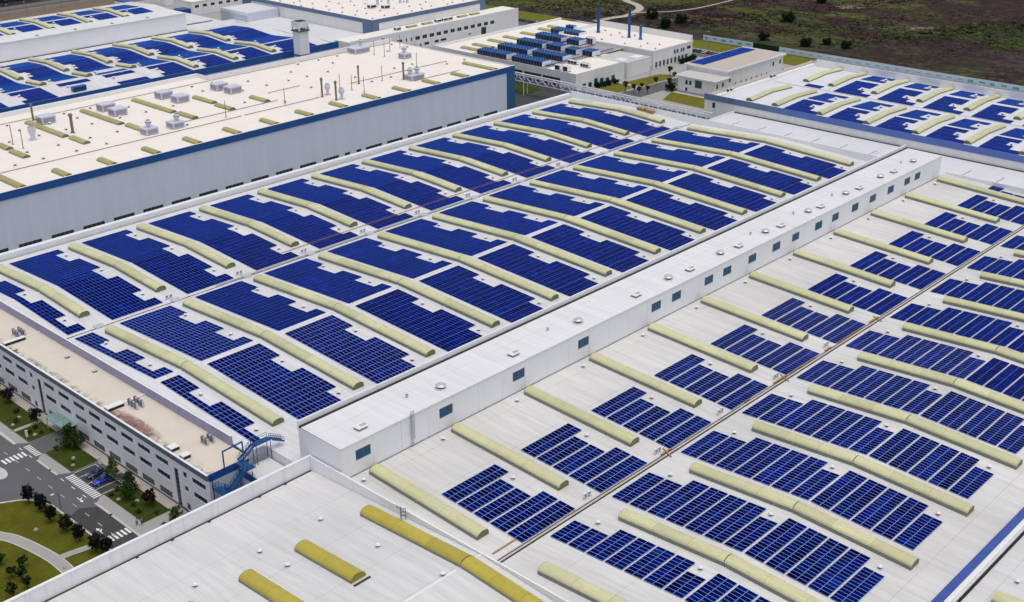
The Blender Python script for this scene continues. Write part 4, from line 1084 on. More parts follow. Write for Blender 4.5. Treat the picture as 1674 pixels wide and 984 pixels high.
F_B = sL([(545.6, 15), (541.4, 12), (537.1, 12), (532.8, 15), (526.0, 15), (521.7, 12), (517.4, 12), (513.0, 15)])
F_C = sL([(689, 15), (684.7, 12), (680.4, 15), (676.1, 15), (669.4, 15), (665.1, 12), (660.8, 12)])
for k, x in enumerate(XK2):
    w = ORD[k]
    wide = k == len(XK2)-1
    def wd(S): return [(o, n+6, y, r) for o, n, y, r in S] if wide else S
    array_block(f'far solar array at the foot of the far monitor, {w} toward the tower', x, wd(F_A), rz2, False, 'arrays on the far hall', pitch_y=2.085)
    B = F_B if k != 3 else [F_B[0], F_B[3], F_B[4], F_B[7]]
    if k == 2: B = F_B[:3]+F_B[4:5]
    array_block(f'far solar array just behind the cream roof edge, {w} toward the tower', x, wd(B), rz2, False, 'arrays on the far hall', pitch_y=2.085)
    if k >= 3: array_block(f'farthest solar array, behind the far monitor, {w} toward the tower', x, F_C, rz2, False, 'arrays on the far hall', pitch_y=2.085)
m = MB(); m.box(-3.2, 3.2, -1.2, 1.2, .3, 2.2, 0)
for i in range(6): m.box(-3.0+i*1.02, -2.2+i*1.02, -1.24, -1.203, .5, 1.9, 1)
m.box(-3.3, 3.3, -1.3, 1.3, 2.203, 2.35, 0); m.box(-3, 3, -1, 1, 0, .3, 1)
solid('chiller', 'lone blue chiller at the front edge of the far hall', 'chiller', m.mesh('chiller', ['chiller_blue', 'chiller_dark']), (257.5, 512.0, rz2(512)))
# square concrete tower with louvred crown
tw = thing('vent_tower', 'square lavender-white exhaust tower with dark open top', 'tower', (371, 497.0, G))
link('shaft', MB().box(368.2, 373.8, 493.4, 498.9, G, 12.2).mesh('shaft', ['white_panel']), tw)
m = MB(); m.box(367.6, 374.4, 492.8, 499.5, 12.2, 12.8, 1)
for dx in (0, 1):
    for dy in (0, 1): m.box(367.9+dx*5.6, 368.6+dx*5.6, 493.1+dy*5.5, 493.7+dy*5.5, 12.8, 17.2, 0)
m.box(368.0, 374.0, 493.15, 493.3, 14.2, 17.2, 0); m.box(368.0, 368.15, 493.3, 499.0, 14.2, 17.2, 0); m.box(373.9, 374.0, 493.3, 499.1, 14.2, 17.2, 0); m.box(368.1, 374, 499.0, 499.15, 14.2, 17.2, 0)
for i in range(5): m.box(368.9+i*1.1, 369.3+i*1.1, 493.05, 493.14, 12.8, 14.4, 1)
m.box(368.2, 373.85, 493.35, 498.95, 16.9, 17.1, 2)
link('louvre_crown', m.mesh('crown', ['white_panel', 'slate_fascia', 'gutter_dark']), tw)
m = MB(); m.beam((371.5, 493.0, 0.0), (374.5, 461.8, 6.0), .9, .5); m.box(367.9, 374.1, 493.0, 499.2, -0.2, 0.8)
link('duct', m.mesh('duct', ['slate_fascia']), tw)

# ---------------------------------------------------------------- banded hall and office wing at the top
bh = thing('banded_hall', 'large cream-roofed hall with steel-blue band behind the windowed wing', 'factory', (485, 560, G))
BX0, BX1, BY0, BY1, BZ = 436.6, 525.0, 518.0, 640.0, 5.2
link('wall', MB().box(BX0+.1, BX1-.1, BY0+.1, BY1, G, 4.2).mesh('wall', ['white_clad']), bh)
m = MB(); m.box(BX0-.1, BX1, BY0-.1, BY0+.3, 3.0, BZ); m.box(BX0-.1, BX0+.3, BY0+.31, BY1, 3.0, BZ); m.box(BX0-.1, BX0+4.6, BY0-.1, BY0+.09, G, 2.997); m.box(BX0-.1, BX0+.09, BY0-.05, BY0+8.5, G, 2.997)
m.box(BX1-4, BX1, BY0-.1, BY0+.09, G, 2.997); m.box(BX0-.1, BX0+.09, BY1-9, BY1, G, 2.997)
link('fascia', m.mesh('fascia', ['steel_blue_fascia']), bh)
link('roof', MB().box(BX0+.31, BX1, BY0+.31, BY1, 4.3, 4.8).mesh('roof', ['cream_roof']), bh)
for x, y in [(440+i*9.5+rng.uniform(-2, 2), 524+j*12+rng.uniform(-2, 2)) for i in range(9) for j in range(8)]: link('roof_vent', me_vent2, bh, (x, y, 4.8))
def small_ahu(label, x, y, z, s=1.0):
    m = MB(); m.box(-2.2*s, 2.2*s, -1.6*s, 1.6*s, .2, 2.3*s, 0); m.box(-1.9*s, 1.9*s, -1.64*s, -1.603*s, .5, 1.8*s, 1); m.box(-2.25*s, -2.203*s, -1.3*s, 1.3*s, .5, 1.8*s, 1); m.box(-1.5*s, 1.5*s, -1.2*s, 1.2*s, 0, .2, 1)
    solid('air_handler', label, 'ventilation unit', m.mesh('ahu', ['vent_white', 'chiller_dark']), (x, y, z), None, 'air handlers on the banded hall')
small_ahu('white air handler on the banded hall roof, the farther of two', 462, 548, 4.8); small_ahu('white air handler on the banded hall roof, the nearer of two', 466.5, 541, 4.8)
for i, (x, y) in enumerate(((470, 552), (474, 547), (484, 548), (487, 545))):
    m = MB(); m.lathe([(.9, 0), (.7, 2.5), (1.1, 3.0), (1.0, 4.2), (.4, 4.6)], 10)
    solid('exhaust_stack', f'short grey exhaust turret on the banded hall, {ORD[i]} from its white units', 'chimney', m.mesh('stack', ['unit_grey']), (x, y, 4.8), None, 'turrets on the banded hall')
wg = thing('office_wing', 'low white wing with a long row of dark windows below banded hall', 'office building', (480, 510, G))
WX0, WX1, WY0, WY1, WZ = 409.0, 540.0, 504.5, 517.6, -1.0
link('wall', MB().box(WX0, WX1, WY0+.25, WY1, G, WZ-.3).mesh('wall', ['white_clad']), wg)
link('parapet', MB().box(WX0, WX1, WY0-.02, WY0+.24, WZ-1.0, WZ+.5).mesh('parapet', ['white_trim']), wg)
link('roof', MB().box(WX0, WX1, WY0+.25, WY1, WZ-.29, WZ).mesh('roof', ['cream_roof']), wg)
op = [(441.5, 446, 0), (448.6, 449.7, 0), (452.3, 453.4, 0)]+[(455.8+5.45*i, 455.8+5.45*i+3.4, 0) for i in range(12)]
ops = sorted(op); cuts = [WX0]+[v for o in ops for v in o[:2]]+[WX1]
m = MB(); m.box(WX0, WX1, WY0, WY0+.24, G, -6.9); m.box(WX0, WX1, WY0, WY0+.24, -4.9, WZ-1.003)
for a, b in zip(cuts[0::2], cuts[1::2]): m.box(a, b, WY0+.002, WY0+.24, -6.9, -4.9)
link('front_wall', m.mesh('front_wall', ['white_clad']), wg)
for a, b, _ in ops:
    m = MB(); m.box(a+.02, b-.02, WY0+.16, WY0+.19, -6.88, -4.92, 0); m.box((a+b)/2-.05, (a+b)/2+.05, WY0+.08, WY0+.155, -6.9, -4.9, 1)
    link('window', m.mesh('window', ['window_dark', 'frame_grey']), wg)
m = MB()
for a, b, z0, z1 in ((455, 456.2, -11.4, -9.2), (459, 460.2, -11.2, -9.4), (462.5, 466, -10.6, -9.2), (470.5, 473.5, -10.6, -9.2), (475, 479.5, -10.4, -9.2), (508, 512, -12.6, -7.6), (497.5, 499.5, -10.2, -9.5)): m.box(a, b, WY0-.06, WY0-.003, z0, z1)
link('door', m.mesh('door', ['window_dark']), wg)
for i, x in enumerate((448, 479, 484, 488)): small_ahu(f'white condenser box on the windowed wing roof, {ORD[i]} along', x, 510.5, WZ, .8)
for x in (456, 468, 478, 496, 506): skylight(wg, 511.5, [(x, WZ), (x+7, WZ)], 'skylight_ochre', 'cap_olive', hw=1.2, rise=.7, curb=.3, split=False, along='x')
lb = thing('side_block', 'low lavender-white flat block between far hall and banded hall', 'building', (418, 550, G))
link('wall', MB().box(402, 436.4, 518, 618, G, -3.6).mesh('wall', ['lavender_wall']), lb)
link('roof', MB().box(402, 436.4, 518, 618, -3.597, -3.2).mesh('roof', ['roof_sheet_far']), lb)
link('parapet', MB().box(401.5, 402, 505, 618, -6, -2.0).mesh('parapet', ['white_panel']), lb)
cb = thing('white_box_building', 'small white flat-roofed box beyond the far hall corner', 'building', (424, 620, G))
link('wall', MB().box(413.5, 436, 603, 630, G, 1.6).mesh('wall', ['grey_clad']), cb); link('roof', MB().box(413.6, 436, 603.1, 629.9, 1.603, 2.0).mesh('roof', ['roof_sheet_far']), cb)
link('parapet', MB().box(413.2, 413.55, 602.7, 630, 0.5, 2.3).mesh('parapet', ['white_trim']), cb)
for i in range(4): link('window', MB().box(413.3, 413.48, 606+i*6, 609+i*6, -8.5, -6.5).mesh('window', ['window_dark']), cb)
tb = thing('blue_walkway_roof', 'long blue covered walkway beyond the far hall', 'building', (405, 680, G))
link('wall', MB().box(403.2, 407.0, 625, 735, G, -4.2).mesh('wall', ['white_panel']), tb); link('roof', MB().box(402.6, 407.6, 624, 736, -4.197, -3.6).mesh('roof', ['blue_fascia']), tb)
link('plant_box', MB().box(402, 409, 655, 663, -3.59, -0.8).mesh('plant', ['steel_blue']), tb)
for i, (x0, x1, y0, y1, z) in enumerate(((432, 470, 690, 712, -4), (440, 500, 735, 752, -5), (470, 520, 655, 690, -6))):
    t = thing('distant_shed', ['white flat shed nearest behind the small white box', 'farthest long white shed at the top edge', 'cream-roofed shed beside the banded hall top'][i], 'shed', ((x0+x1)/2, (y0+y1)/2, G))
    link('wall', MB().box(x0, x1, y0, y1, G, z-.3).mesh('wall', ['white_wall']), t); link('roof', MB().box(x0-.3, x1+.3, y0-.3, y1+.3, z-.297, z).mesh('roof', ['cream_roof']), t)
    m = MB()
    for j in range(int((x1-x0)/6)): m.box(x0+2+j*6, x0+5+j*6, y0-.04, y0-.003, z-4, z-2.4)
    link('window', m.mesh('window', ['window_dark']), t)

# ---------------------------------------------------------------- chiller plant building
dp = thing('chiller_plant', 'white plant building whose flat roof carries rows of blue chillers', 'building', (480, 425, G))
DZ, DR = -3.85, -4.6
m = MB(); m.box(443.3, 480.4, 376.0, 376.35, G, DZ); m.box(443.0, 443.3, 376.0, 477.5, G, DZ); m.box(443.3, 545, 474.2, 475.4, G, DZ+.4); m.box(480.05, 480.4, 376.36, 409, G, DZ)
link('wall', m.mesh('wall', ['white_clad']), dp)
link('roof', MB().box(443.31, 480.04, 376.36, 474.19, DR-.5, DR).mesh('roof', ['cream_roof']), dp)
link('roof', MB().box(480.05, 545, 409, 474.19, DR-.5, DR-.004).mesh('roof', ['cream_roof']), dp)
m = MB()
for i, (y, w) in enumerate(((377.4, 0),)):
    for x, h in ((448, 3.2), (452.5, 3.0), (457, 4.2), (461.5, 3.6), (466, 3.0), (470.5, 3.4)): m.box(x, x+2.6, 375.93, 375.997, G+.4, G+h)
link('window', m.mesh('window', ['window_teal']), dp)
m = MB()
for i in range(7): m.box(442.9, 442.995, 386+i*12.6, 397.4+i*12.6, G+.1, -7.4)  # flat dark sheets carry the shade of the open bays in their colour
link('loading_bay_shade', m.mesh('loading_bay_shade', ['chiller_dark']), dp, label='dark panels painted as shade in the open bays under the plant front')
for x0, x1, y in ((450, 450, 0),): pass
for xa, ya, yb in ((452, 463, 447), (461.5, 464, 450), (475, 465.6, 449.5), (487, 465.4, 447.6), (501, 465.4, 447), (516, 465.6, 449), (525, 466.4, 454)):
    skylight(dp, xa, [(ya, DR), (yb, DR)], 'skylight_ochre', 'cap_olive', hw=1.9, rise=.6, curb=.35, split=False)
an = thing('plant_annex', 'lower white annex with gravelly roof between the chillers and the stack building', 'building', (493, 392, G))
link('wall', MB().box(483.5, 503.4, 376.1, 408.8, G, -5.6).mesh('wall', ['white_clad']), an)
link('roof', MB().box(483.5, 503.4, 376.1, 408.8, -5.597, -5.3).mesh('roof', ['concrete_light']), an)
m = MB(); m.box(485, 490, 380, 386, -5.297, -5.0); m.box(494, 501, 379, 384, -5.297, -4.9); m.box(486, 492, 395, 399, -5.297, -4.9)
link('roof_slab', m.mesh('slab', ['vent_white']), an)
eb = thing('stack_building', 'white two-storey building with blue chimney pipes on its roof', 'building', (524, 410, G))
link('wall', MB().box(506.5, 541.2, 377.35, 443, G, -3.6).mesh('wall', ['white_clad']), eb)
link('roof', MB().box(506.8, 540.9, 377.65, 442.7, -3.597, -3.4).mesh('roof', ['cream_roof']), eb)
m = MB(); m.box(506.4, 506.75, 377.2, 443, -3.9, -3.0); m.box(506.76, 541.3, 377.2, 377.55, -3.9, -3.0); m.box(540.95, 541.3, 377.56, 443, -3.9, -0.2); m.box(506.76, 540.94, 442.75, 443.1, -3.9, -2.0)
link('parapet', m.mesh('parapet', ['white_trim']), eb)
for i, (x0, x1, z0, z1) in enumerate([(508.5+3.3*j, 510.2+3.3*j, G+.6, G+3.4) for j in range(9)]+[(524.5, 525.9, -7.4, -5.4), (526.9, 528.3, -7.4, -5.4), (530.6, 531.9, -7.4, -5.4), (532.6, 533.9, -7.4, -5.4), (536.2, 539.4, -6.8, -5.2)]):
    m = MB(); m.box(x0, x1, 377.25, 377.345, z0, z1, 0); m.box((x0+x1)/2-.05, (x0+x1)/2+.05, 377.18, 377.245, z0, z1, 1)
    link('window', m.mesh('window', ['window_teal' if z0 < -10 else 'window_dark', 'frame_grey']), eb)
for x, y in ((531.5, 430), (524.3, 420), (531.3, 419.4), (511.9, 416.4), (524.3, 412.0), (512, 400.5), (531.3, 408.9), (511.7, 389.7), (519.9, 391.5), (521.9, 385), (512.3, 380.5)): link('roof_vent', me_vent2, eb, (x, y, -3.4))
for i, (x, y, h, r, lbl) in enumerate(((525.8, 430.4, 15.9, .85, 'tall blue chimney pipe, farthest from the lawn'), (526.1, 408.9, 15.8, .75, 'tall blue chimney pipe, middle of three'), (526.4, 401.3, 7.4, .75, 'short bright blue chimney pipe, nearest the lawn'))):
    m = MB(); m.lathe([(r*1.5, 0), (r*1.5, .4), (r, .45), (r, h-.8), (r*1.15, h-.75), (r*1.15, h-.4), (r*.9, h-.35), (r*.9, h)], 12)
    solid('chimney_pipe', lbl, 'chimney', m.mesh('pipe', ['steel_blue' if i < 2 else 'chiller_blue']), (x, y, -3.4), None, 'blue chimney pipes')
# chiller banks: module boxes with dark coil fronts and fans on top
def chiller_bank(label, x, ya, yb, n, h=2.9, d=6.6, white=False):
    t = thing('chiller_bank', label, 'chiller', (x+d/2, (ya+yb)/2, DR), 'chillers on the plant roof')
    L = (ya-yb)/n
    bm, em = ('chiller_blue', 'vent_white') if not white else ('vent_white', 'vent_white')
    key = (round(L, 2), h, d, white)
    if key not in CB:
        m = MB(); m.box(0, d, .03, L-.03, .35, h, 0); m.box(-.04, -.003, .12, L-.12, .5, h-.25, 1); m.box(.1, d-.1, .1, .25, 0, .35, 1); m.box(.1, d-.1, L-.25, L-.1, 0, .35, 1)
        for fx in ([d*.28, d*.72] if d < 4 else [d*.2, d*.5, d*.8]): m.lathe([(min(.52, L*.4), 0), (min(.52, L*.4), .28), (min(.42, L*.32), .3)], 10, (fx, L/2, h), m=0, mats=[0, 0, 1])
        m.box(.02, d-.02, -.025, .027, .4, h-.1, 2)
        CB[key] = m.mesh('chiller_module', [bm, 'chiller_dark', em])
    for i in range(n): link('chiller_module', CB[key], t, (x, yb+i*L, DR))
CB = {}
for lb, x, ya, yb, n in (('blue chiller bank nearest the truss bridge, beside the skylights', 445.3, 445.4, 424.5, 11), ('blue chiller bank nearest the truss bridge, farther from the skylights', 445.0, 420.6, 399.8, 11), ('blue chiller bank in the second row, beside the skylights', 460.6, 445.6, 424.0, 11), ('blue chiller bank in the second row, farther from the skylights', 461.0, 421.0, 400.2, 11), ('blue chiller bank in the third row, beside the skylights', 477.0, 447.0, 428.5, 9), ('short blue chiller bank in the third row', 478.5, 427.0, 416.6, 4), ('blue chiller bank in the fourth row, beside the skylights', 495.0, 449.8, 431.0, 9), ('short blue chiller bank in the fourth row', 495.8, 427.6, 419.0, 4), ('blue chiller bank in the farthest row', 511.0, 452.7, 432.0, 9), ('stubby blue chiller at the end of third row', 477.2, 412.7, 405.2, 3), ('stubby blue chiller overlooking the annex roof', 479.3, 402.7, 396.0, 3)):
    chiller_bank(lb, x, ya, yb, n)
chiller_bank('white fan unit behind the front parapet, third from the corner', 460.3, 396.4, 390.2, 3, 2.0, 2.0, True)
chiller_bank('white fan unit behind the front parapet, second from the corner', 459.0, 387.0, 381.6, 3, 2.0, 2.0, True)
chiller_bank('tall white twin unit at the plant roof corner, farther', 445.3, 391.8, 388.4, 1, 2.8, 2.8, True)
chiller_bank('tall white twin unit at the plant roof corner, nearer', 445.5, 386.6, 383.6, 1, 2.8, 2.8, True)
chiller_bank('tall dark unit beside the farthest chiller row', 521.8, 451.0, 445.0, 3, 3.2, 3.0)
chiller_bank('tall dark unit next to the stack building roof', 502.2, 419.9, 414.8, 3, 3.6, 3.0, True)
m = MB()
for x in (452, 468, 485): m.tube((x, 398, DR+.6), (x, 450, DR+.6), .3, 8)
for y in (399, 412, 430): m.tube((447, y, DR+.9), (500, y, DR+.9), .25, 8)
link('roof_mat', MB().box(444.5, 516, 397, 450, DR+.002, DR+.04).mesh('roof_mat', ['concrete']), dp)
link('pipework', m.mesh('pipework', ['coping_blue']), dp)

# ---------------------------------------------------------------- small building with purple-blue panels
fb = thing('annex_building', 'small two-storey white building with purple-blue panels on its roof', 'building', (505, 330, G))
link('wall', MB().box(477.4, 489.4, 319.2, 340.2, G, -5.0).mesh('wall', ['white_wall']), fb); link('wall', MB().box(489.41, 539.8, 320.4, 344.0, G, -2.4).mesh('wall', ['white_clad']), fb)
link('eave', MB().box(476.4, 489.39, 318.2, 341.2, -4.997, -4.4).mesh('eave', ['white_trim']), fb); link('eave', MB().box(488.4, 541.0, 319.4, 345.0, -2.397, -1.6).mesh('eave', ['white_trim']), fb)
link('roof', MB().box(477.2, 488.3, 319.0, 340.4, -4.397, -4.3).mesh('roof', ['concrete_light']), fb); link('roof', MB().box(489.2, 540.2, 320.2, 344.2, -1.597, -1.5).mesh('roof', ['paving_pink']), fb)
link('plinth', MB().box(476.9, 477.38, 318.8, 340.6, G, G+.9).mesh('plinth', ['concrete']), fb); link('apron', MB().box(474.2, 476.88, 317, 341, G, G+.12).mesh('apron', ['concrete_light']), fb)
for y0, y1, z0, z1, mt in ((334.6, 335.8, -8.4, -6.4, 'window_dark'), (332.4, 333.6, -8.4, -6.4, 'window_dark'), (334.6, 335.7, G+1.1, G+2.7, 'window_dark'), (326.4, 330.2, -9.2, -5.6, 'window_teal')): link('window', MB().box(477.3, 477.395, y0, y1, z0, z1).mesh('window', [mt]), fb)
for x0, z0 in ((479.2, -8.6), (484, -8.4), (491.5, -7.6), (530, -6.4), (536.5, -6.2)): link('window', MB().box(x0, x0+1.3, 319.08 if x0 < 489 else 320.28, 319.19 if x0 < 489 else 320.39, z0, z0+2.0).mesh('window', ['window_dark']), fb)
for i in range(7): link('vent_grille', MB().box(497+i*4.6, 497.9+i*4.6, 320.28, 320.39, -9.5, -8.7).mesh('grille', ['slate_fascia']), fb)
def fz(x): return -1.3
t = thing('solar_array', 'purple-blue panel strip on the small white building roof', 'solar array', (515, 341, -1.5), 'solar arrays on side buildings')
for i in range(4): panel_row(t, 491.5, 45, 343.8-2.1*i, 1, lambda y: -1.48+0.0*y, False)

# ---------------------------------------------------------------- link roof and far right hall
lr = thing('link_building', 'low white flat link roof between the main hall and the blue-fascia hall', 'building', (416, 200, G))
link('roof', MB().box(396.9, 435.9, 40, 280.0, -4.5, -4.2).mesh('roof', ['roof_sheet_far']), lr)
link('wall', MB().box(397.2, 435.8, 40.2, 279.7, G, -4.503).mesh('wall', ['white_clad']), lr)
link('parapet', MB().box(396.9, 435.9, 280.01, 280.5, -5.0, -3.4).mesh('parapet', ['white_trim']), lr)
m = MB()
for i in range(18): m.box(409.0, 424.5, 270-i*12.5-.12, 270-i*12.5+.12, -4.197, -4.10)
link('roof_joint', m.mesh('roof_joint', ['seam_grey']), lr)
gh = thing('blue_fascia_hall', 'white hall with periwinkle fascia and notched solar arrays at the fence', 'factory', (480, 200, G))
GX0, GX1, GY1 = 436.0, 519.5, 296.2
GPf = [(436.4, -0.1), (458.6, 0.9), (481, -0.3), (505, 0.8), (519.4, 0.0)]
def gz(x): return float(np.interp(x, [p[0] for p in GPf], [p[1] for p in GPf]))
m = MB()
for (xa, za), (xb, zb) in zip(GPf[:-1], GPf[1:]): m.quad((xa, 30, za), (xb, 30, zb), (xb, 290.0, zb), (xa, 290.0, za))
link('roof', m.mesh('roof', ['roof_sheet_far']), gh)
link('roof', MB().box(436.4, 526, 290.4, GY1-.5, -0.8, -0.5).mesh('roof', ['cream_roof']), gh)
link('parapet', MB().box(436.4, 519.5, 290.01, 290.39, -0.8, 1.3).mesh('parapet', ['white_panel']), gh)
m = MB(); m.box(436.3, 526, GY1-.5, GY1, -0.9, 0.7); m.box(525.6, 526, 290.4, GY1-.51, -0.9, 0.7)
link('parapet', m.mesh('parapet', ['concrete_light']), gh)
link('parapet', MB().box(519.45, 519.9, 30, 289.99, -0.8, 3.3).mesh('parapet', ['white_panel']), gh)
link('wall', MB().box(436.05, 526, 30, GY1-.1, G, -1.0).mesh('wall', ['white_clad']), gh)
for i in range(22):
    y1 = GY1-12.1*i; y0 = y1-12.1
    link('fascia', MB().box(435.7, 436.04, y0+.03, y1, -0.95, 1.6).mesh('fascia', ['periwinkle_fascia' if i > 2 else 'steel_blue_fascia']), gh)
link('gutter', MB().box(435.4, 435.69, 40, 280, -4.195, -3.9).mesh('gutter', ['gutter_dark']), gh)
link('door', MB().box(435.9, 436.04, 290.5, 291.9, -4.1, -1.9).mesh('door', ['window_dark']), gh)
m = MB()
for y in (297,): pass
link('valley_gutter', MB().box(480.8, 481.2, 30, 289, -0.4, -0.24).mesh('gutter', ['seam_grey']), gh)
GYs = [277.2]+[264.4-21.1*k for k in range(9)]
for y in GYs:
    skylight(gh, y, [(441.8, gz(441.8)), (458.6, 0.9), (474.2, gz(474.2))], 'skylight_pale', 'cap_olive', hw=1.5, rise=.85, curb=.5, split=False, along='x')
    skylight(gh, y, [(488.4, gz(488.4)), (505, 0.8), (518.4, gz(518.4))], 'skylight_pale', 'cap_olive', hw=1.5, rise=.85, curb=.5, split=False, along='x')
for k in range(9):
    y = 259.6-21.1*k
    for x, dy in ((449.8, 8.9), (467.5, 9.4), (491.2, 9.2), (512, 9.6)): link('roof_vent', me_vent2, gh, (x, y-dy, gz(x)))
def grow(t, x, y, n): panel_row(t, y, n, x, 2, gz, False, along='y')
for k in range(8):
    y = 259.6-21.1*k; w = ORD[k]; gname = 'solar arrays on the blue-fascia hall'
    t = thing('solar_array', f'dark notched array along the periwinkle fascia, {w} from the hall corner', 'solar array', (449, y-6, gz(449)), gname)
    grow(t, 440.6, y, 15); grow(t, 444.8, y, 10); grow(t, 449.0, y, 7); grow(t, 453.3, y, 10)
    t = thing('solar_array', f'pale notched array on the ridge behind the periwinkle fascia, {w} from corner', 'solar array', (467, y-6, gz(467)), gname)
    grow(t, 459.6, y, 11); grow(t, 463.8, y, 7); grow(t, 468.0, y, 7); grow(t, 472.0, y, 11)
    t = thing('solar_array', f'dark notched array beyond the valley gutter of blue-fascia hall, {w} along', 'solar array', (492, y-6, gz(492)), gname)
    grow(t, 481.8, y, 16); grow(t, 486.0, y, 11); grow(t, 490.2, y, 7); grow(t, 494.5, y, 11); grow(t, 498.7, y, 11)
    t = thing('solar_array', f'pale notched array along the fence-side parapet, {w} along', 'solar array', (512, y-6, gz(512)), gname)
    grow(t, 506.2, y, 11); grow(t, 510.4, y, 7); grow(t, 514.6, y, 11)
t = thing('solar_array', 'small dark array beside the empty corner of the blue-fascia hall', 'solar array', (485, 268, gz(485)), 'solar arrays on the blue-fascia hall')
panel_row(t, 274.5, 8, 482.2, 2, gz, False, along='y')
for i, (x, y, n) in enumerate(((449.5, 292.6, 3), (484.5, 292.4, 2))):
    t = thing('air_conditioner', ['cluster of grey condensers on the edge strip near the fascia corner', 'pair of grey condensers on the edge strip farther from the fascia'][i], 'air conditioner', (x, y, -.5), 'condensers on the edge strip')
    for j in range(n):
        m = MB(); m.box(0, 1.0, 0, 1.3, .15, 1.9, 0); m.box(-.04, -.003, .1, 1.2, .3, 1.7, 1); m.box(.1, .9, .1, 1.2, 0, .15, 1)
        link('condenser_unit', m.mesh('unit', ['unit_grey', 'chiller_dark']), t, (x+1.6*j, y-(j % 2)*.7, -.5))

# ---------------------------------------------------------------- truss pipe bridge
br = thing('pipe_bridge', 'long white steel truss pipe bridge passing the far end of the hall', 'bridge', (424, 340, G))
bx0, bx1, by0, by1, bz0, bz1 = 422.0, 424.6, 284.0, 402.0, -6.1, -3.2
for x in (bx0, bx1):
    m = MB(); m.box(x-.16, x+.16, by0, by1, bz1-.2, bz1+.2); m.box(x-.14, x+.14, by0, by1, bz0-.14, bz0+.14); link('chord', m.mesh('chord', ['white_trim']), br)
    n = 46; dy = (by1-by0)/n
    for i in range(n):
        ya, yb = by0+i*dy, by0+(i+1)*dy
        a, b = ((x, ya, bz0), (x, yb, bz1)) if i % 2 == 0 else ((x, ya, bz1), (x, yb, bz0))
        link('brace', MB().beam(a, b, .24, .24).mesh('brace', ['vent_white']), br)
m = MB(); m.box(bx0+.9, bx1-.6, by0, by1, bz0+.15, bz0+.25); link('deck', m.mesh('deck', ['slate_fascia']), br)
m = MB()
for i, (x, r) in enumerate(((422.7, .25), (423.4, .3), (424.1, .25))): m.tube((x, by0, bz0+.7), (x, by1, bz0+.7), r, 8, i % 2)
m.box(bx1+.3, bx1+.9, by0, by1, bz1-.1, bz1+.2, 2)
link('pipe', m.mesh('pipe', ['slate_fascia', 'coping_blue', 'paving_pink']), br)
for y in (391.0, 362.0, 333.0, 304.0):
    m = MB()
    for x in (bx0, bx1): m.beam((x, y, G), (x, y, bz0), .34, .34)
    m.beam((bx0, y, bz0-.2), (bx1, y, bz0-.2), .25, .25); link('column', m.mesh('column', ['white_trim']), br)
for i, (y, c) in enumerate(((352, 'coping_blue'), (306, 'coping_blue'))): link('valve_wheel', MB().lathe([(.2, 0), (.6, .05), (.6, .2), (.2, .25)], 10, (421.6, y, -4.8)).mesh('valve', [c]), br)

# ---------------------------------------------------------------- site fence and hoarding
FXX = 584.0
fe = thing('mesh_fence', 'dark green mesh boundary fence between the stack building and the scrub', 'fence', (FXX, 455, G))
for i in range(34):
    y = 402+i*5.9
    m = MB(); m.beam((FXX, y, G), (FXX, y, G+2.6), .12, .12); link('post', m.mesh('post', ['slate_fascia']), fe)
    m = MB()
    for z in (.3, 1.0, 1.7, 2.4): m.box(FXX-.03, FXX+.03, y+.08, y+5.82, G+z-.05, G+z+.05)
    for j in range(10): m.box(FXX-.02, FXX+.02, y+.3+j*.58, y+.36+j*.58, G+.2, G+2.5)
    link('mesh_panel', m.mesh('mesh_panel', ['slate_fascia']), fe)
ho = thing('site_hoarding', 'long printed white and teal hoarding along the scrubland boundary', 'fence', (FXX, 290, G))
for i in range(46):
    y = 400-5.6*i
    teal = i < 8 or i > 27
    m = MB(); m.box(FXX-.06, FXX+.06, y-5.5, y, G+.15, G+3.3, 0)
    if i in (6, 7, 8): m = MB().box(FXX-.06, FXX+.06, y-5.5, y, G+.15, G+3.3, 2)
    elif not teal: m.box(FXX-.075, FXX-.062, y-4.2, y-1.4, G+1.3, G+2.1, 1)
    else: m.box(FXX-.075, FXX-.062, y-3.4-(i % 3)*.5, y-1.0, G+.9+(i % 2)*.5, G+2.4, 1); 
    link('hoarding_panel', m.mesh('hoarding_panel', ['hoarding_white', 'teal_panel' if teal else 'hoarding_blue', 'leaf_deep']), ho)
    m = MB(); m.beam((FXX+.16, y+.05, G), (FXX+.16, y+.05, G+3.5), .12, .12); link('post', m.mesh('post', ['metal_grey']), ho)
def lamp(label, x, y, h=8.0):
    m = MB(); m.lathe([(.16, 0), (.13, .2), (.07, h)], 8, m=0); m.beam((0, 0, h-.05), (-1.1, 0, h+.15), .08, .08, 0); m.box(-1.7, -.9, -.16, .16, h+.08, h+.24, 1); m.box(-.3, .3, -.3, .3, -.05, .12, 0)
    solid('street_lamp', label, 'street lamp', m.mesh('lamp', ['slate_fascia', 'vent_white']), (x, y, G), None, 'street lamps')
for i, (x, y, lb) in enumerate(((570.5, 386.5, 'dark street lamp over the car park behind the small building'), (582.5, 467, 'dark street lamp at the mesh fence, beyond the stack building'), (571, 499, 'dark street lamp beside the far lawn behind the windowed wing'), (583, 430, 'dark street lamp at the mesh fence, nearest the hoarding'), (480.5, 359.5, 'dark street lamp on the lawn before the plant annex'), (461, 359.5, 'dark street lamp by the chiller plant hedge'), (434, 386, 'dark street lamp under the truss bridge'))): lamp(lb, x, y, 9.0)
lamp('white-headed street lamp by the curved row of dark trees', 94.4*K, 225.4*K, 4.6)
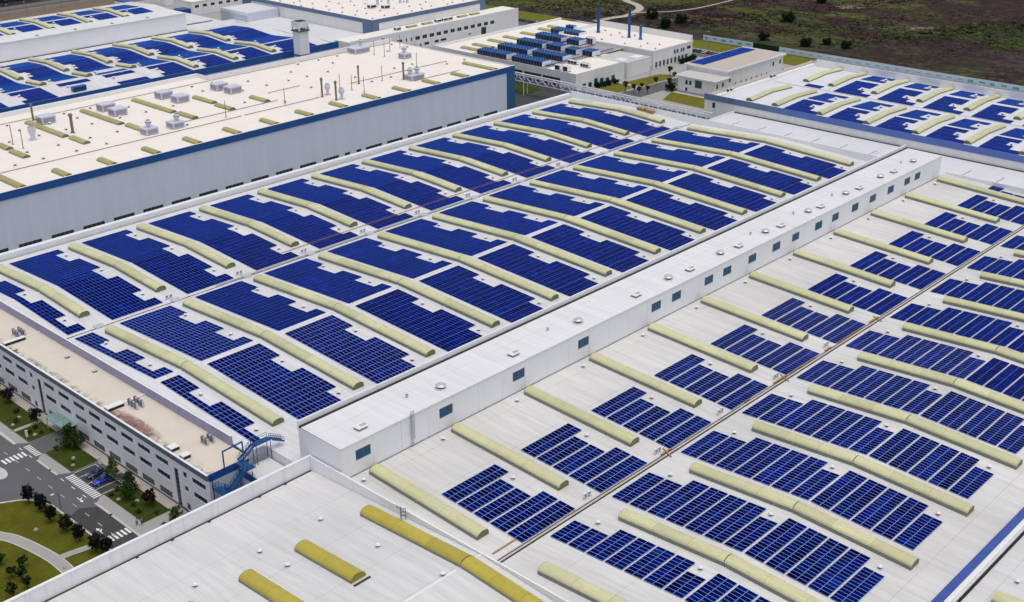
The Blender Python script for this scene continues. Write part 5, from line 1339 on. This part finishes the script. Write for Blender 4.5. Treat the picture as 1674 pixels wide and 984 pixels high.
for i, y in enumerate((247.0, 233.7)):
    m = MB(); m.box(-.25, .25, -.25, .25, 0, 1.5, 0); m.box(-.3, .3, -.3, .3, 1.503, 1.65, 1)
    solid('bollard_light', ['white bollard light at the lawn nearest the entrance', 'white bollard light at the parking bay corner'][i], 'bollard', m.mesh('bollard', ['vent_white', 'metal_light']), ((104.6 if i == 0 else 110.2)*K, (261.5 if i == 0 else 237.0)*K, G+.1), None, 'bollard lights')
solid('bollard_light', 'white bollard light at the other parking bay corner', 'bollard', MB().box(-.25, .25, -.25, .25, 0, 1.5, 0).box(-.3, .3, -.3, .3, 1.503, 1.65, 1).mesh('bollard', ['vent_white', 'metal_light']), (110.2*K, 225.6*K, G+.1), None, 'bollard lights')

# ---------------------------------------------------------------- plants
def crown_mesh(seed, h0, h1, r, n, mats, shape='round', leaf=0.34):
    """leaf-sized quads gathered into twigs spread through an uneven crown volume"""
    R = np.random.default_rng(seed); m = MB()
    nc = max(14, n//20)
    for c in range(nc):
        th = R.uniform(0, 2*math.pi); u = R.uniform(0, 1)
        if shape == 'round':
            v = R.normal(size=3); v /= np.linalg.norm(v); q = R.uniform(.12, .95)**.5
            p = np.array([v[0]*r*q, v[1]*r*q, (h0+h1)/2+v[2]*(h1-h0)/2*q])
        else:
            z = h0+(h1-h0)*u**1.2; rr = r*(1-u**1.1)*(.55+.45*R.uniform())+.05; p = np.array([math.cos(th)*rr, math.sin(th)*rr, z])
        p += R.normal(size=3)*r*.12
        cr = r*R.uniform(.22, .40); mi = int(R.integers(0, len(mats)))
        for k in range(26):
            d = R.normal(size=3); d /= np.linalg.norm(d)+1e-6
            q = p+d*cr*R.uniform(.3, 1)
            a = R.normal(size=3); a /= np.linalg.norm(a); b = np.cross(a, R.normal(size=3)); b /= np.linalg.norm(b)+1e-6
            s = leaf*R.uniform(.6, 1.3)
            m.add([q-a*s*.5, q+b*s*.3, q+a*s*.5, q-b*s*.3], [(0, 1, 2, 3)], mi if R.random() < .8 else int(R.integers(0, len(mats))))
    return m.mesh('crown', mats)
def trunk_mesh(seed, h0, h1, r, tr):
    R = np.random.default_rng(seed+100); m = MB()
    m.tube((0, 0, -.1), (0, 0, h0+.2), tr, 7, 0, tr*.75, False); m.tube((0, 0, h0+.2), (.05, .03, h0+(h1-h0)*.75), tr*.75, 6, 0, tr*.25, False)
    for i in range(6):
        th = i*1.05+R.uniform(-.3, .3); z = h0+(h1-h0)*R.uniform(0, .45); l = r*R.uniform(.5, .8)
        m.tube((0, 0, z), (math.cos(th)*l, math.sin(th)*l, z+l*R.uniform(.4, .9)), tr*.4, 5, 0, tr*.1, False)
    return m.mesh('trunk', ['bark'])
KIND = {}
def tree(name, label, x, y, kind, scale=1.0, group=None, z=G+.1, cat='tree'):
    if kind not in KIND:
        h0, h1, r, n, mats, shape, leaf = {
            'dark': (0.8, 4.0, 1.35, 1500, ['leaf_dark', 'leaf_maroon', 'leaf_deep'], 'round', .34),
            'dark2': (0.8, 4.2, 1.25, 1500, ['leaf_dark', 'leaf_maroon', 'leaf_dark'], 'round', .32),
            'lime': (.6, 5.4, 1.9, 1100, ['leaf_lime', 'leaf_green', 'leaf_green'], 'cone', .38),
            'green': (.7, 4.8, 1.9, 1200, ['leaf_green', 'leaf_deep', 'leaf_green'], 'round', .38),
            'green2': (1.0, 5.2, 2.1, 1200, ['leaf_green', 'leaf_deep', 'leaf_olive'], 'cone', .4),
            'maroon': (.8, 4.0, 1.5, 900, ['leaf_maroon', 'leaf_dark', 'leaf_purple'], 'round', .36),
            'lawn': (1.0, 3.1, 1.0, 800, ['leaf_deep', 'leaf_green', 'leaf_dark'], 'round', .3),
            'shrub': (.1, 1.5, .9, 500, ['leaf_green', 'leaf_lime', 'leaf_deep'], 'round', .26),
            'bush': (.2, 4.4, 3.0, 1300, ['leaf_deep', 'leaf_dark', 'leaf_deep'], 'round', .7),
            'thin': (1.4, 4.6, 1.0, 500, ['leaf_deep', 'leaf_olive', 'leaf_dark'], 'round', .42)}[kind]
        sd = len(KIND)*7+3
        KIND[kind] = (crown_mesh(sd, h0, h1, r, n, mats, shape, leaf), trunk_mesh(sd, h0, h1, r, {'bush': .2, 'shrub': .08}.get(kind, .13)))
    c, t = KIND[kind]
    o = thing(name, label, cat, (x, y, z), group)
    a = rng.uniform(0, 6.28); s = (scale, scale, scale*rng.uniform(.92, 1.1))
    link('crown', c, o, (x, y, z), (0, 0, a), scale=s); link('trunk', t, o, (x, y, z), (0, 0, a), scale=s)
    return o
row = [(91.1, 233.4), (91.5, 228.5), (90.9, 223.0), (91.4, 217.4), (91.4, 211.9), (91.8, 205.9), (93.0, 203.6)]
for i, (x, y) in enumerate(row): tree('street_tree', f'dark round tree in the kerbside row, {ORD[i]} from the crossing', x*K, y*K, 'dark' if i % 2 else 'dark2', 1.0, 'dark trees along the curved kerb')
for i, (x, y) in enumerate(((76.3, 216.0), (75.9, 210.4), (79.0, 212.0), (76.9, 207.8), (76.3, 204.7), (73.1, 203.9), (71.5, 210))): tree('lawn_tree', f'small dark tree on the lawn inside the curved path, {ORD[i]} from the path bend', x*K, y*K, 'lawn', rng.uniform(.85, 1.1), 'small trees on the lawn')
tree('garden_tree', 'yellow-green conical tree beside the parked cars', 108.9*K, 228.6*K, 'lime', 1.0)
tree('garden_tree', 'green conical tree on the lawn just past the parking bays', 108.4*K, 221.0*K, 'green2', 1.0)
tree('garden_tree', 'green leafy tree between lawn and office wall, past the parking bays', 106.6*K, 218.2*K, 'green', .8)
tree('garden_tree', 'dark maroon round tree on the lawn near the two people', 108.9*K, 213.2*K, 'maroon', 1.0)
tree('garden_tree', 'rounded bright green shrub at the footpath by the parapet', 110.2*K, 205.0*K, 'shrub', 1.7)
tree('garden_tree', 'dark maroon tree beside the little path near the entrance', 109.8*K, 266.4*K, 'maroon', 1.05)
tree('garden_tree', 'maroon tree against the office wall near the frame edge', 110.0*K, 281.5*K, 'maroon', 1.1)
tree('garden_tree', 'bright green tree at the frame edge by the office', 109.2*K, 288.0*K, 'lime', 1.1)
tree('garden_tree', 'tall green tree beside the entrance drive, dark on one side', 109.2*K, 249.2*K, 'green2', 1.15)
tree('garden_tree', 'dark green tree touching the tall green one at the entrance', 110.3*K, 247.0*K, 'green', .95)
tree('garden_tree', 'leafy green tree on the lawn nearest the frame edge', 106.0*K, 291.0*K, 'green', 1.1)
sh = [(104.9, 222.6), (107.0, 223.6), (106.2, 215.4), (105.4, 212.2), (108.0, 209.0), (106.0, 241.5), (108.6, 250.2), (106.4, 250.3), (105.5, 262.5), (107.8, 260.4), (106.2, 270.2), (108.5, 274.6), (107.8, 263.6), (106.4, 203.5), (108.4, 204.0)]
for i, (x, y) in enumerate(sh): tree('shrub', f'low leafy shrub in the office front gardens, {ORD[i % 14] if i < 14 else "fifteenth"} counting', x*K, y*K, 'shrub', rng.uniform(.6, 1.0), 'garden shrubs', cat='shrub')
R7 = np.random.default_rng(5)
for i, (x, y) in enumerate(((105.2, 220.2), (107.8, 216.6), (105.6, 241.0), (107.2, 243.8), (106.4, 261.0), (104.9, 269.5), (107.8, 272.0), (87.2, 222.7), (84.6, 205.6))):
    m = MB(); k = 9
    top = [(math.cos(2*math.pi*j/k)*R7.uniform(.25, .45), math.sin(2*math.pi*j/k)*R7.uniform(.25, .45), R7.uniform(.2, .35)) for j in range(k)]; bot = [(math.cos(2*math.pi*j/k)*R7.uniform(.45, .65), math.sin(2*math.pi*j/k)*R7.uniform(.4, .6), -.05) for j in range(k)]
    m.add(bot+top+[(0, 0, .42)], [(j, (j+1) % k, k+(j+1) % k, k+j) for j in range(k)]+[(k+j, k+(j+1) % k, 2*k) for j in range(k)])
    solid('garden_rock', f'pale garden boulder on the lawns, {ORD[i]} of nine', 'rock', m.mesh('rock', ['rock']), (x*K, y*K, G+.12), None, 'garden boulders')
for i, (x, y) in enumerate(((488, 361.1), (475.3, 360.6), (467.5, 359.4), (467, 364.4), (470.9, 353.4), (467, 355.6), (487.6, 352.4), (503, 361), (509, 368))): tree('lawn_tree', f'small dark tree along the lane beside the truss bridge, {ORD[i]} of nine', x*K, y*K, 'thin', rng.uniform(.9, 1.2), 'small trees along the far lane')
for i, (x, y) in enumerate(((465, 380.0), (468.4, 379.0), (472.0, 378.6), (476.6, 378.2), (536, 380), (540, 380), (544, 380.5), (548, 381))): tree('hedge_bush', f'rounded evergreen bush at the foot of the plant buildings, {ORD[i]} along', x*K, y*K, 'bush', .55, 'bushes at the plant buildings', cat='bush')
tree('hedge_bush', 'dark evergreen bush beside the small white building corner', 476.4, 343.6, 'bush', .8, cat='bush')
for i, (x, y, s) in enumerate(((627.2, 469.2, 1.3), (608.6, 445.5, 1.15), (627, 446.5, 1.15), (674.2, 398.6, 1.3), (616.6, 380.1, 1.0), (618.4, 353.2, 1.1), (617.6, 352.4, .8), (630.4, 346.2, .8), (627.5, 332.8, .95), (745.7, 417, 1.2))):
    tree('scrub_tree', f'dark rounded bush standing alone in the scrubland, {ORD[i]} of ten', x*K, y*K, 'bush', s, 'lone bushes in the scrub', z=G-.1, cat='bush')
TRACK = [smooth(gp([(596, 491), (612, 490), (624, 487.5), (640, 492), (651, 497.6), (660, 508), (668, 523), (700, 560)])), smooth(gp([(626, 487), (638, 487.6), (660, 472.3), (693, 467.7), (760, 470)]))]
def near_path(x, y): return any((x-a)**2+(y-b)**2 < 36 for T in TRACK for a, b in T)
def scrub():
    R = np.random.default_rng(21); V = []; F = []; M = []
    n = 34000
    X = 586+R.uniform(0, 1, n)**1.3*420; Yy = R.uniform(220, 900, n)
    a = math.radians(46); u = X*math.cos(a)+Yy*math.sin(a); w = -X*math.sin(a)+Yy*math.cos(a)
    den = np.sin(u*.045+np.sin(w*.017)*2)+np.sin(u*.021-w*.012+1.7)+.8*np.sin(u*.13+w*.05)
    for i in range(n):
        if den[i] < R.normal(-0.5, 1.0) or near_path(X[i], Yy[i]): continue
        s = R.uniform(.35, 1.0)*(1+.5*max(0, den[i])); mi = [0, 5, 5, 1, 1, 2][int(np.clip(R.normal(2.2+2.2*math.sin(u[i]*.024+w[i]*.009), 1.1), 0, 5))]
        if R.random() < .04: mi = 3
        for k in range(4):
            c = np.array([X[i], Yy[i], G-.1])+np.array([R.normal(0, s*.6), R.normal(0, s*.6), R.uniform(.05, .4)*s])
            p = [c+R.normal(0, s*.42, 3)*np.array([1.2, 1.2, .45]) for _ in range(4)]
            b = len(V); V += [tuple(q) for q in p]; F += [(b, b+1, b+2), (b, b+2, b+3), (b, b+3, b+1), (b+1, b+3, b+2)]; M += [mi]*4
    me = bpy.data.meshes.new('scrub'); me.from_pydata(V, [], F)
    for k in ('leaf_purple', 'leaf_olive', 'leaf_deep', 'leaf_straw', 'leaf_green', 'leaf_brown'): me.materials.append(MATS[k])
    me.polygons.foreach_set('material_index', M); me.update()
    o = link('scrub_vegetation', me, kind='stuff', label='rough mixed scrub covering the wasteland beyond the fence')
    o['category'] = 'scrub'
scrub()

# ---------------------------------------------------------------- cars
def loft(sections, m, mi):
    k = len(sections[0]); b = len(m.v)
    for s in sections: m.v += [tuple(p) for p in s]
    for i in range(len(sections)-1):
        for j in range(k-1): m.f.append((b+i*k+j, b+i*k+j+1, b+(i+1)*k+j+1, b+(i+1)*k+j)); m.m.append(mi)
    m.f.append(tuple(b+j for j in range(k))); m.m.append(mi); e = b+(len(sections)-1)*k; m.f.append(tuple(e+k-1-j for j in range(k))); m.m.append(mi)
def ring(x, w, z0, z1, t=.12):
    return [(x, -w, z0), (x, -w-.03, (z0+z1)*.5), (x, -w+t*.4, z1-.06), (x, -w+t*1.6, z1), (x, w-t*1.6, z1), (x, w-t*.4, z1-.06), (x, w+.03, (z0+z1)*.5), (x, w, z0)]
CARM = {}
def car_meshes(paint):
    if paint in CARM: return CARM[paint]
    m = MB(); loft([ring(x, w, z0, z1) for x, w, z0, z1 in ((-2.2, .68, .35, .70), (-2.05, .80, .25, .88), (-1.3, .86, .22, .96), (0, .87, .22, .97), (.9, .87, .22, .95), (1.6, .84, .24, .84), (2.05, .76, .28, .72), (2.2, .62, .36, .60))], m, 0)
    body = m.mesh('body', [paint], True)
    m = MB(); loft([ring(x, w, .93, z1, .16) for x, w, z1 in ((-2.0, .70, .95), (-1.35, .72, 1.38), (-.6, .71, 1.47), (.1, .70, 1.44), (.95, .72, .96))], m, 0)
    cabin = m.mesh('cabin', ['window_dark'], True)
    m = MB(); loft([ring(x, w, 1.40, z1, .2) for x, w, z1 in ((-1.38, .58, 1.41), (-.6, .63, 1.50), (.05, .60, 1.47))], m, 0); roof = m.mesh('car_roof', [paint], True)
    m = MB(); m.tube((0, -.11, 0), (0, .11, 0), .32, 14, 0); m.tube((0, -.115, 0), (0, .115, 0), .19, 10, 1); wheel = m.mesh('wheel', ['tyre', 'metal_light'])
    m = MB(); m.box(-.06, .05, -.17, .17, -.07, .07); hl = m.mesh('light', ['vent_white'])
    CARM[paint] = (body, cabin, roof, wheel, hl); return CARM[paint]
def car(label, x, y, ang, paint, full=True, group=None, z=G+.02):
    b, c, r, w, h = car_meshes(paint)
    t = thing('parked_car', label, 'car', (0, 0, 0), group)
    for nm, me, l in [('body', b, (0, 0, 0)), ('window_glass', c, (0, 0, 0)), ('roof', r, (0, 0, 0))]+[('wheel', w, (sx, sy, .32)) for sx in (-1.35, 1.35) for sy in (-.78, .78)]+([('headlight', h, (2.1, sy, .62)) for sy in (-.5, .5)] if full else []):
        link(nm, me, t, l)
    t.location = (x, y, z); t.rotation_euler = (0, 0, ang)
    return t
car('dark navy sedan parked in the bay nearest the entrance lawn', 107.1*K, 233.1*K, math.radians(182), 'car_navy')
car('bright blue sedan parked beside the navy one', 106.5*K, 229.5*K, math.radians(182), 'car_blue')
cc = ['car_black', 'car_grey', 'car_black', 'car_white', 'car_navy', 'car_black', 'car_grey', 'car_black']
for i in range(8): car(f'parked car in the row behind the stack building, {ORD[i]} from the lamp', 557.0, 371.5+2.9*i, math.radians(3*(i % 3)), cc[i], False, 'cars behind the stack building')
for i in range(8): car(f'parked car in the row beside the far lawn, {ORD[i]} from the plant', 558.0, 505+2.8*i, math.radians(2), cc[(i+3) % 8], False, 'cars beside the far lawn')
for i in range(3): car(f'parked car by the far corner of the small building, {ORD[i]} of three', 548, 318+2.8*i, 0, cc[(i+1) % 8], False, 'cars behind the small building')

# ---------------------------------------------------------------- two people on the pavement
def person(label, x, y, ang, top, stride):
    t = thing('person', label, 'person', (x, y, G+.13), 'people on the pavement')
    def skin(name, V, E, rad, mat):
        me = bpy.data.meshes.new(name); me.from_pydata(V, E, []); me.materials.append(MATS[mat])
        o = link(name, me, t, (x, y, G+.13), (0, 0, ang))
        md = o.modifiers.new('skin', 'SKIN'); sv = me.skin_vertices[0].data
        for i, r in enumerate(rad): sv[i].radius = (r, r*.85)
        sv[0].use_root = True
        sb = o.modifiers.new('sub', 'SUBSURF'); sb.levels = 1; sb.render_levels = 1
        return o
    s = stride
    V = [(0, 0, .92), (0, 0, 1.15), (0, 0, 1.40), (0, 0, 1.50), (0, .01, 1.58), (0, .02, 1.70), (.19, 0, 1.39), (.23, -.05, 1.12), (.22, .08, .88), (-.19, 0, 1.39), (-.23, .05, 1.12), (-.22, -.02, .88), (.10, 0, .88), (.11, s*.5, .48), (.11, s*.55, .08), (.11, s*.55+.16, .05), (-.10, 0, .88), (-.11, -s*.4, .48), (-.11, -s*.8, .10), (-.11, -s*.8+.16, .05)]
    E = [(0, 1), (1, 2), (2, 3), (3, 4), (4, 5), (2, 6), (6, 7), (7, 8), (2, 9), (9, 10), (10, 11), (0, 12), (12, 13), (13, 14), (14, 15), (0, 16), (16, 17), (17, 18), (18, 19)]
    rad = [.16, .15, .17, .065, .095, .10, .085, .06, .05, .085, .06, .05, .105, .075, .055, .05, .105, .075, .055, .05]
    skin('body', V, E, rad, 'skin')
    skin('shirt', [(0, 0, .86), (0, 0, 1.15), (0, 0, 1.41), (.20, 0, 1.39), (.235, -.03, 1.16), (-.20, 0, 1.39), (-.235, .03, 1.16)], [(0, 1), (1, 2), (2, 3), (3, 4), (2, 5), (5, 6)], [.185, .175, .185, .10, .085, .10, .085], top)
    skin('trousers', [(0, 0, .93), (.10, 0, .86), (.11, s*.5, .48), (.11, s*.55, .12), (-.10, 0, .86), (-.11, -s*.4, .48), (-.11, -s*.8, .14)], [(0, 1), (1, 2), (2, 3), (0, 4), (4, 5), (5, 6)], [.18, .125, .092, .075, .125, .092, .075], 'cloth_dark')
    skin('hair', [(0, -.01, 1.70), (0, -.02, 1.755), (0, -.04, 1.66)], [(0, 1), (0, 2)], [.10, .085, .085], 'gutter_dark')
person('person in pale blue top walking on the pavement, nearer the road', 102.7*K, 208.2*K, math.radians(150), 'cloth_pale', .35)
person('person in blue top walking on the pavement, nearer the lawn', 103.5*K, 207.6*K, math.radians(150), 'cloth_blue', .25)

# ---------------------------------------------------------------- strip of road, wall and sheds beyond the far hall
slab('road', [(200, 815), (520, 815), (520, 828), (200, 828)], 0.02, 'asphalt_dark')
slab('verge', [(200, 778), (470, 778), (470, 812), (200, 812)], 0.03, 'earth')
for y, lbl in ((797, 'pale concrete boundary wall at the top edge, nearer the far hall'), (813.5, 'pale concrete boundary wall at the top edge, farther from the far hall')):
    t = thing('boundary_wall', lbl, 'wall', (330, y*K, G))
    for i in range(24): link('wall_panel', MB().box(220+9*i+.03, 229+9*i-.03, y*K, y*K+.4, G, G+2.0).mesh('wall_panel', ['concrete']), t)
for i in range(5):
    x = 320+26*i; t = thing('distant_building', f'dark blue-glazed low building at the top edge, {ORD[i]} along', 'building', (x, 836, G))
    link('wall', MB().box(x, x+20, 829, 842, G, G+6).mesh('wall', ['chiller_dark']), t); link('roof', MB().box(x-.3, x+20.3, 828.7, 842.3, G+6.003, G+6.4).mesh('roof', ['white_trim']), t)
    m = MB()
    for j in range(4): m.box(x+1+j*4.8, x+4.6+j*4.8, 828.93, 828.997, G+1, G+5)
    link('window', m.mesh('window', ['window_blue']), t)
for i in range(10): lamp(f'thin lamp post along the top-edge road, {ORD[i]} from the frame corner', 318+12*i, 782, 7.0)

for o in bpy.data.objects:
    if '_w' in o: del o['_w']
print('modules', STAT, 'objects', len(bpy.data.objects))
